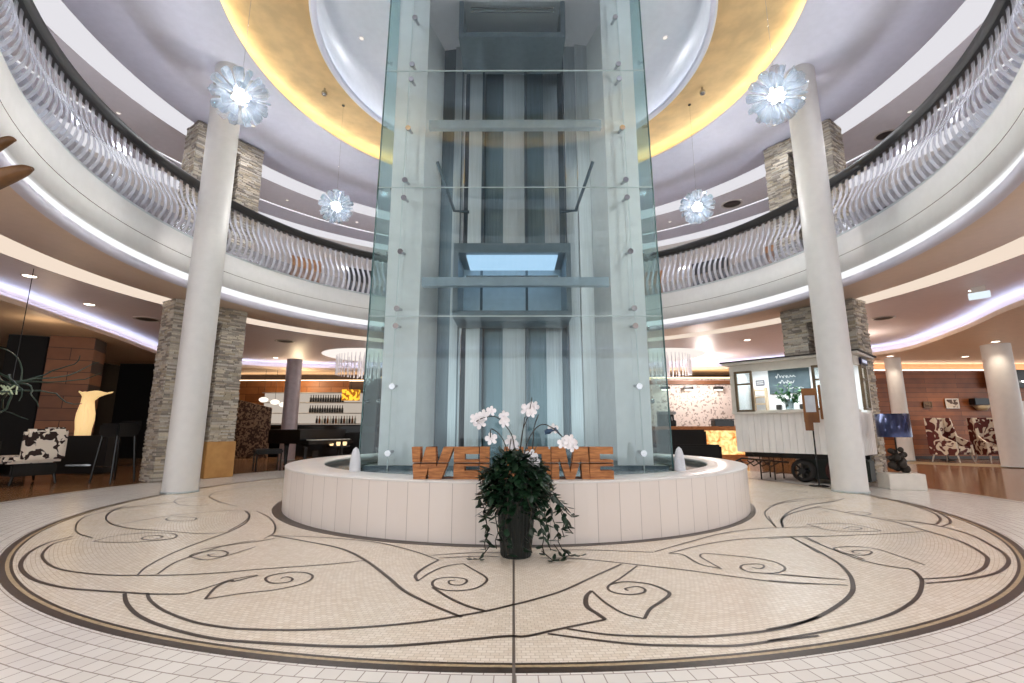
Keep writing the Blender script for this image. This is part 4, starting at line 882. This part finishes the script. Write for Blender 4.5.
ls = thing('pendant_lantern', 'square yellow patterned lantern lamp hanging over the bar, right of the bottles', 'lamp', (-6.35,11.0,2.1))
m = MB(); m.box((0,0,.2), (.62,.3,.42)); m.obj('shade', blotch('yellow_pattern_glow', (150,90,16), (255,200,60), 7, .5, .5), ls)
n_ = ls.children[0].data.materials[0].node_tree; pb_ = n_.nodes['Principled BSDF']; n_.links.new(n_.nodes['Color Ramp'].outputs[0], pb_.inputs['Emission Color']); pb_.inputs['Emission Strength'].default_value = .75
MB().tube([(0,0,.4),(0,0,1.18)], .008, 6).obj('cable', black, ls)
struct('trim_22', MB().box((-5.35,10.9,1.65), (.7,.7,3.3)), mat('black_pillar', (22,20,20), .5))
# piano
pi_ = thing('grand_piano', 'black lacquered grand piano behind the left rim of the fountain', 'piano', (-5.5,5.6,0), rad(62))
body = [(-.75,-.70),(.75,-.70),(.75,.2),(.62,.75),(.30,1.15),(-.1,1.25),(-.5,1.15),(-.75,.8)]
cvp = [(p.x, p.y) for p in catmull(body[2:], 5)]
poly = [(-.75,-.45),(.75,-.45)] + cvp
MB().prism(poly, .62, .96).obj('case', black, pi_); MB().prism([(x_*1.02, y_*1.02) for x_, y_ in poly], .965, .985).obj('lid', black, pi_)
MB().bbox((0,-.60,.66), (1.48,.34,.10), .01).obj('key_bed', black, pi_)
m = MB()
for k in range(36): m.box((-.64+k*.0366,-.66,.722), (.033,.15,.02))
m.obj('white_keys', mat('ivory_keys', (236,232,222), .3), pi_)
m = MB()
for k in range(35):
    if k % 7 not in (2,6): m.box((-.622+k*.0366,-.62,.738), (.018,.09,.02))
m.obj('black_keys', black, pi_)
MB().box((0,-.40,.85), (1.4,.02,.2)).obj('fallboard', black, pi_)
for x_, y_ in ((-.6,-.5),(.6,-.5),(-.1,.9)): MB().lathe([(.001,.001),(.045,.001),(.05,.05),(.04,.08),(.06,.5),(.08,.62),(.001,.62)], 14, (x_,y_,0)).obj('leg', black, pi_)
MB().box((0,-.15,.22), (.2,.03,.4)).obj('pedal_lyre', black, pi_)
pbch = thing('piano_bench', 'black padded piano bench left of the grand piano', 'bench', (-6.0,4.25,0), rad(40))
MB().bbox((0,0,.46), (.62,.36,.12), .03).obj('seat', blackleather, pbch)
for a in (-1,1):
    for b in (-1,1): MB().tube([(a*.27,b*.14,.42),(a*.27,b*.14,0)], .018, 8).obj('leg', black, pbch)
def tub(x_, y_, rz, label):
    c = thing('tub_chair', label, 'armchair', (x_, y_, 0), rz, 'black tub armchairs behind the fountain')
    MB().bbox((0,-.05,.34), (.6,.6,.2), .06).obj('seat', blackf, c)
    MB().lathe([(.36,.12),(.40,.14),(.42,.86),(.39,.9),(.34,.86),(.33,.12)], 24, a0=rad(-15), a1=rad(195)).obj('curved_back', blackf, c)
    for a in (-1,1):
        for b in (-1,1): MB().tube([(a*.24,b*.22,.25),(a*.26,b*.24,0)], .018, 8).obj('leg', black, c)
tub(-4.9,7.3,rad(200),'black tub armchair to the right of the grand piano'); tub(-4.0,6.6,rad(160),'black tub armchair seen beside the left glass edge of the shaft'); tub(-4.35,8.4,rad(180),'black tub armchair furthest back near the black pillar')
cnd = thing('candle_table', 'low black table carrying small glowing glass lights beside the piano', 'table', (-4.7,5.4,0))
MB().lathe([(.001,.001),(.2,.001),(.2,.02),(.03,.04),(.03,.52),(.32,.52),(.32,.56),(.001,.56)], 24).obj('table_body', black, cnd)
for i, (x_, y_) in enumerate(((-4.85,5.3),(-4.65,5.25),(-4.55,5.45))):
    o = MB().lathe([(.001,0),(.04,0),(.055,.05),(.05,.10),(.001,.10)], 14).obj('glass_light', emitter('candle_glow', (255,216,160), 1.1), None, (x_, y_, .561))
    tag(o, 'small round glowing candle glass on the low black table beside the piano', 'candle', 'candle glasses beside the piano')

# ------------------------------------------------------------------ left lounge
struct('wall_left', MB().box((-14.6,2,1.65), (.15,22,3.3)), mat('dark_left_wall', (40,34,30), .6))
woodpier = brick('brown_timber_blocks', (150,98,62), (120,72,42), (54,34,24), .9, .30, .008, rough=.5, axes='yz', bump=.5, nvar=.4)
woodpier2 = brick('brown_timber_blocks_side', (150,98,62), (120,72,42), (54,34,24), .9, .30, .008, rough=.5, axes='xz', bump=.5, nvar=.4)
wp = thing('timber_pillar', 'square timber clad pillar behind the cow print seat and glowing lamp', 'pillar', (-11.3,4.5,0), rad(25))
MB().bbox((0,0,1.65), (.9,.85,3.3), .01).obj('cladding', woodpier2, wp)
MB().bbox((-.95,.1,1.65), (.75,.5,3.3), .01).obj('black_panel', blackf, wp)
wp2 = thing('timber_pillar', 'dark timber block pillar behind the black bar stool', 'pillar', (-10.6,7.4,0), rad(20))
MB().bbox((0,0,1.65), (.9,.7,3.3), .01).obj('cladding', woodpier2, wp2)
struct('wall_left_partition', MB().box((-12.6,9.3,1.65), (3.0,.12,3.3)), mat('black_partition', (26,24,24), .6))
gl_ = thing('vase_lamp', 'tall glowing cream vase shaped floor lamp with a flaring lily top', 'lamp', (-9.95,3.5,.85))
m = MB().lathe([(.001,0),(.145,0),(.15,.15),(.175,.35),(.17,.5),(.135,.68),(.12,.80),(.14,.90),(.20,.97),(.24,1.0),(.20,.985),(.12,.9),(.001,.86)], 36)
nv = []
for x_, y_, z_ in m.v:
    a_ = atan2(y_, x_); rib = 1+.035*sin(14*a_); k_ = max(0, (z_-.80)/.20)
    nv.append((x_*rib+k_*(.07+(max(0, x_)*.9)), y_*rib, z_+.02*k_*sin(5*a_)))
m.v = nv
lg = mat('glowing_vellum', (255,226,170), .5, var=.12, scale=5, stretch=(5,5,.4), emit=.5, ecol=(255,214,150)); m.obj('shade', lg, gl_)
for k in range(1): MB().tube([(.0,0,.02),(0,0,.9)], .012, 6).obj('stem', black, gl_)
lb_ = thing('low_cabinet', 'low black cabinet carrying the glowing vase lamp', 'cabinet', (-9.8,3.55,0), rad(10)); MB().bbox((0,0,.43), (1.0,.5,.83), .02).obj('body', blackf, lb_); MB().bbox((0,-.26,.2), (.5,.02,.04), .005).obj('drawer_edge', chrome, lb_)
cow = blotch('cow_hide', (44,26,22), (232,222,208), 8, .44, .8)
cs = thing('cow_print_armchair', 'cow hide patterned lounge chair on dark legs at the left', 'armchair', (-9.15,1.55,0), rad(-28))
MB().bbox((0,.30,.72), (.85,.16,.62), .05, 0).obj('backrest', cow, cs); MB().bbox((-.1,-.1,.44), (1.15,.72,.12), .05).obj('seat', cow, cs)
MB().bbox((.45,.04,.70), (.16,.62,.60), .05).obj('side_wing', cow, cs)
MB().bbox((-.05,-.05,.27), (1.05,.64,.22), .03).obj('seat_base', black, cs)
for a in (-.5,.4):
    for b in (-.3,.25): MB().tube([(a,b,.2),(a*1.1,b*1.15,0)], [.03,.018], 8).obj('leg', black, cs)
cot = thing('coffee_table', 'low dark table with small glasses beside the cow hide chair', 'table', (-9.75,.45,0)); MB().bbox((0,0,.40), (.9,.6,.05), .01).obj('table_top', black, cot)
for a in (-1,1):
    for b in (-1,1): MB().tube([(a*.38,b*.24,.38),(a*.38,b*.24,0)], .02, 8).obj('leg', black, cot)
for x_, y_, lb in ((-9.45,.55,'small grey glass on the low dark table, nearest the cow hide chair'),(-9.65,.40,'small grey glass on the low dark table, nearest the left picture edge')):
    tag(MB().lathe([(.001,0),(.06,0),(.075,.08),(.06,.13),(.05,.13),(.065,.08),(.05,.01),(.001,.01)], 16).obj('glass_bowl', mat('grey_glass', (150,146,140), .2), None, (x_, y_, .426)), lb, 'glass')
st = thing('bar_stool', 'high black upholstered stool beside the left stone pier', 'stool', (-7.68,1.75,0), rad(-15))
MB().bbox((0,0,.98), (.50,.44,.26), .04).obj('seat', blackleather, st); MB().bbox((0,.20,1.06), (.52,.06,.2), .02).obj('back_lip', blackleather, st)
for a in (-1,1):
    for b in (-1,1): MB().tube([(a*.19,b*.16,.88),(a*.26,b*.22,0)], [.026,.018], 8).obj('leg', black, st)
MB().tube([(-.235,-.2,.3),(.235,-.2,.3)], .012, 6).tube([(-.235,.2,.3),(.235,.2,.3)], .012, 6).obj('foot_rail', black, st)
sofa(-10.6,1.6,rad(-60),1.3,.8,'black lounge sofa in the dark left corner behind the cow hide chair')
wl = thing('wall_light', 'small warm glowing strip light low in the dark left corner', 'lamp', (-10.9,1.9,.93), rad(60)); MB().bbox((0,0,0), (.5,.05,.04), .01).obj('glow_bar', emitter('warm_bar_glow', (255,200,120), 2.5), wl)
# dark green wire tendril sculpture hanging
tg = thing('tendril_lamp', 'hanging lamp of thin dark green twisted tendrils at the left edge', 'lamp', (-7.9,-.2,1.65))
tm = mat('green_tendril', (44,66,56), .35); m = MB()
random.seed(21)
for k in range(13):
    a = random.uniform(0, 2*pi); p = Vector((0,0,random.uniform(-.1,.1))); pts = [p]; d = Vector((cos(a), sin(a), random.uniform(-.4,.7))); n = 0
    for q in range(9):
        d = (d+Vector((random.uniform(-.35,.35), random.uniform(-.35,.35), random.uniform(-.45,.35)))).normalized(); p = p+d*.13; pts.append(p)
    m.tube(pts, [.017-.0012*i for i in range(len(pts))], 6)
m.obj('tendrils', tm, tg); MB().tube([(0,0,.0),(0,0,1.945)], .006, 6).obj('cable', black, tg)
m = MB()
for k in range(6): m.tube([(random.uniform(-.1,.1), random.uniform(-.1,.1), .02), (random.uniform(-.12,.12), random.uniform(-.12,.12), -.12)], .012, 6)
m.obj('glass_drops', mat('clear_drop', (170,180,150), .2, emit=.2), tg)
# antler chandelier tips
an = thing('antler_chandelier', 'brown pointed antler tips of a hanging lamp entering at the left edge', 'lamp', (-4.35,-4.5,2.85))
am = mat('antler_horn', (122,84,44), .45, c2=(82,56,34), scale=5, stretch=(1,1,1), bump=.15)
def spline3(pts, n=5):
    a = catmull([(p[0], p[1]) for p in pts], n); b = catmull([(p[0], p[2]) for p in pts], n); return [(a[i].x, a[i].y, b[i].y) for i in range(len(a))]
for pts, r0 in (([(0,0,-.25),(.3,0,-.18),(.55,0,-.08),(.76,0,.0),(.84,0,.02)], .10), ([(0,.02,-.1),(.3,.0,.05),(.5,0,.18),(.62,0,.25),(.67,0,.25)], .06), ([(0,0,-.2),(-.3,-.2,-.15),(-.5,-.3,.1)], .06), ([(0,0,-.2),(-.1,.35,-.15),(-.05,.55,.1)], .06)):
    c = spline3(pts); MB().tube(c, [r0*(1-.9*(i/(len(c)-1))**1.5)+.004 for i in range(len(c))], 12).obj('antler', am, an)
MB().tube([(0,0,-.25),(0,0,.75)], .01, 6).obj('suspension_rod', black, an)

# upper gallery background seen through the fins
def radial(a, r): return (r*cos(a), r*sin(a))
dm = mat('gallery_door_dark', (44,46,52), .4); wm_ = mat('gallery_wood', (190,140,96), .5, c2=(160,108,66), scale=4)
for i, (deg, m_, w_, h_) in enumerate(((112,dm,1.6,2.2),(122,dm,.9,2.2),(132,wm_,1.0,2.2),(147,dm,1.4,2.1),(163,wm_,1.6,2.0),(66,wm_,2.6,2.2),(50,dm,1.2,2.2),(36,wm_,1.6,2.2),(20,dm,1.4,2.2),(8,wm_,1.3,2.1),(176,dm,1.2,2.1))):
    a = rad(deg); x_, y_ = radial(a, 10.6); struct('door_%d' % (i+1), MB().bbox((x_, y_, 4.55+h_/2), (.08, w_, h_), .01, a), m_)

# ------------------------------------------------------------------ house lamps and added fill lights
def plight(name, loc, e, col=(1,.9,.8), r=.25):
    l = bpy.data.lights.new(name, 'POINT'); l.energy = e; l.color = col; l.shadow_soft_size = r; o = bpy.data.objects.new(name, l); COL.objects.link(o); o.location = loc; return o
def alight(name, loc, rot, sx, sy, e, col):
    l = bpy.data.lights.new(name, 'AREA'); l.energy = e; l.color = col; l.shape = 'RECTANGLE'; l.size = sx; l.size_y = sy; o = bpy.data.objects.new(name, l); COL.objects.link(o); o.location = loc; o.rotation_euler = rot; return o
dimdisc = emitter('small_downlight_lens', (255,246,236), .8)
# downlights in the unseen front half of the hall and the upper gallery
def fitting(x, y, z, e, label, group, col=(1,.96,.92), ang=150, r=.04):
    s = thing('downlight', label, 'ceiling lamp', (x, y, z), group=group)
    MB().lathe([(r,-.001),(r*1.2,-.012),(r*1.35,-.006),(r*1.35,0)], 20).obj('bezel', ventring, s)
    MB().lathe([(.001,-.004),(r,-.004)], 20).obj('lens', dimdisc, s)
    l = bpy.data.lights.new('downlight_lamp', 'SPOT'); l.energy = e; l.color = col; l.spot_size = rad(ang); l.spot_blend = .5; l.shadow_soft_size = .1
    lo = bpy.data.objects.new('downlight_lamp', l); COL.objects.link(lo); lo.parent = s; lo.location = (0,0,-.04)
for x_, y_ in ((-2.2,-7.2),(2.2,-7.2),(-5.0,-5.9),(5.0,-5.9),(0,-8.6),(-6.9,-3.3),(6.9,-3.3)):
    fitting(x_, y_, 3.6 if hypot(x_, y_) < 7.15 or hypot(x_, y_) > 7.75 else 3.72, FRONT, 'downlight under the gallery near the viewer', 'downlights under the front gallery')
for k in range(16):
    a_ = rad(-20+220*k/15) ; fitting(8.5*cos(a_), 8.5*sin(a_), 7.6, GAL, 'small downlight dot in the upper gallery ceiling', 'upper gallery downlights')
for k in (0,1,2,3,4,9):  # added downlights that brighten the fins and ceilings
    a_ = 2*pi*(k+.5)/10; fitting(6.1*cos(a_), 6.1*sin(a_), 7.648, UP, 'added small fill downlight in the upper ceiling over the atrium', 'added upper atrium fill lights', (.96,.97,1), 160)
for x_, y_ in ((-2.7,-1.7),(2.7,-1.7),(-3.0,.5),(3.0,.5)):  # added fill lights for the recess and upper frame plates
    fitting(x_, y_, 8.6, REC, 'added small fill light in the round ceiling recess at the lift shaft', 'added ceiling recess fill lights', (.97,.98,1), 160)
# added strip lights, hidden behind the frame plates, to brighten the shaft interior
for s in (-1,1):
    alight('shaft_fill_light', (s*1.66,-.74,3.9), Vector((-s*1.0,1.6,0)).to_track_quat('-Z','Y').to_euler(), .10, 6.0, SHAFT, (1,.99,.98))
plight('tram_side_fill', (9.5,5.5,3.1), 40, (1,.85,.7)); plight('mural_fill', (7.0,9.6,2.9), 90, (1,.9,.85)); plight('bar_fill', (-8.5,10.9,2.9), 45, (1,.78,.5))  # bare fill points added to brighten the deep interiors
plight('lounge_fill', (-10.0,2.2,2.9), 7, (1,.75,.5))  # added fill point for the left lounge
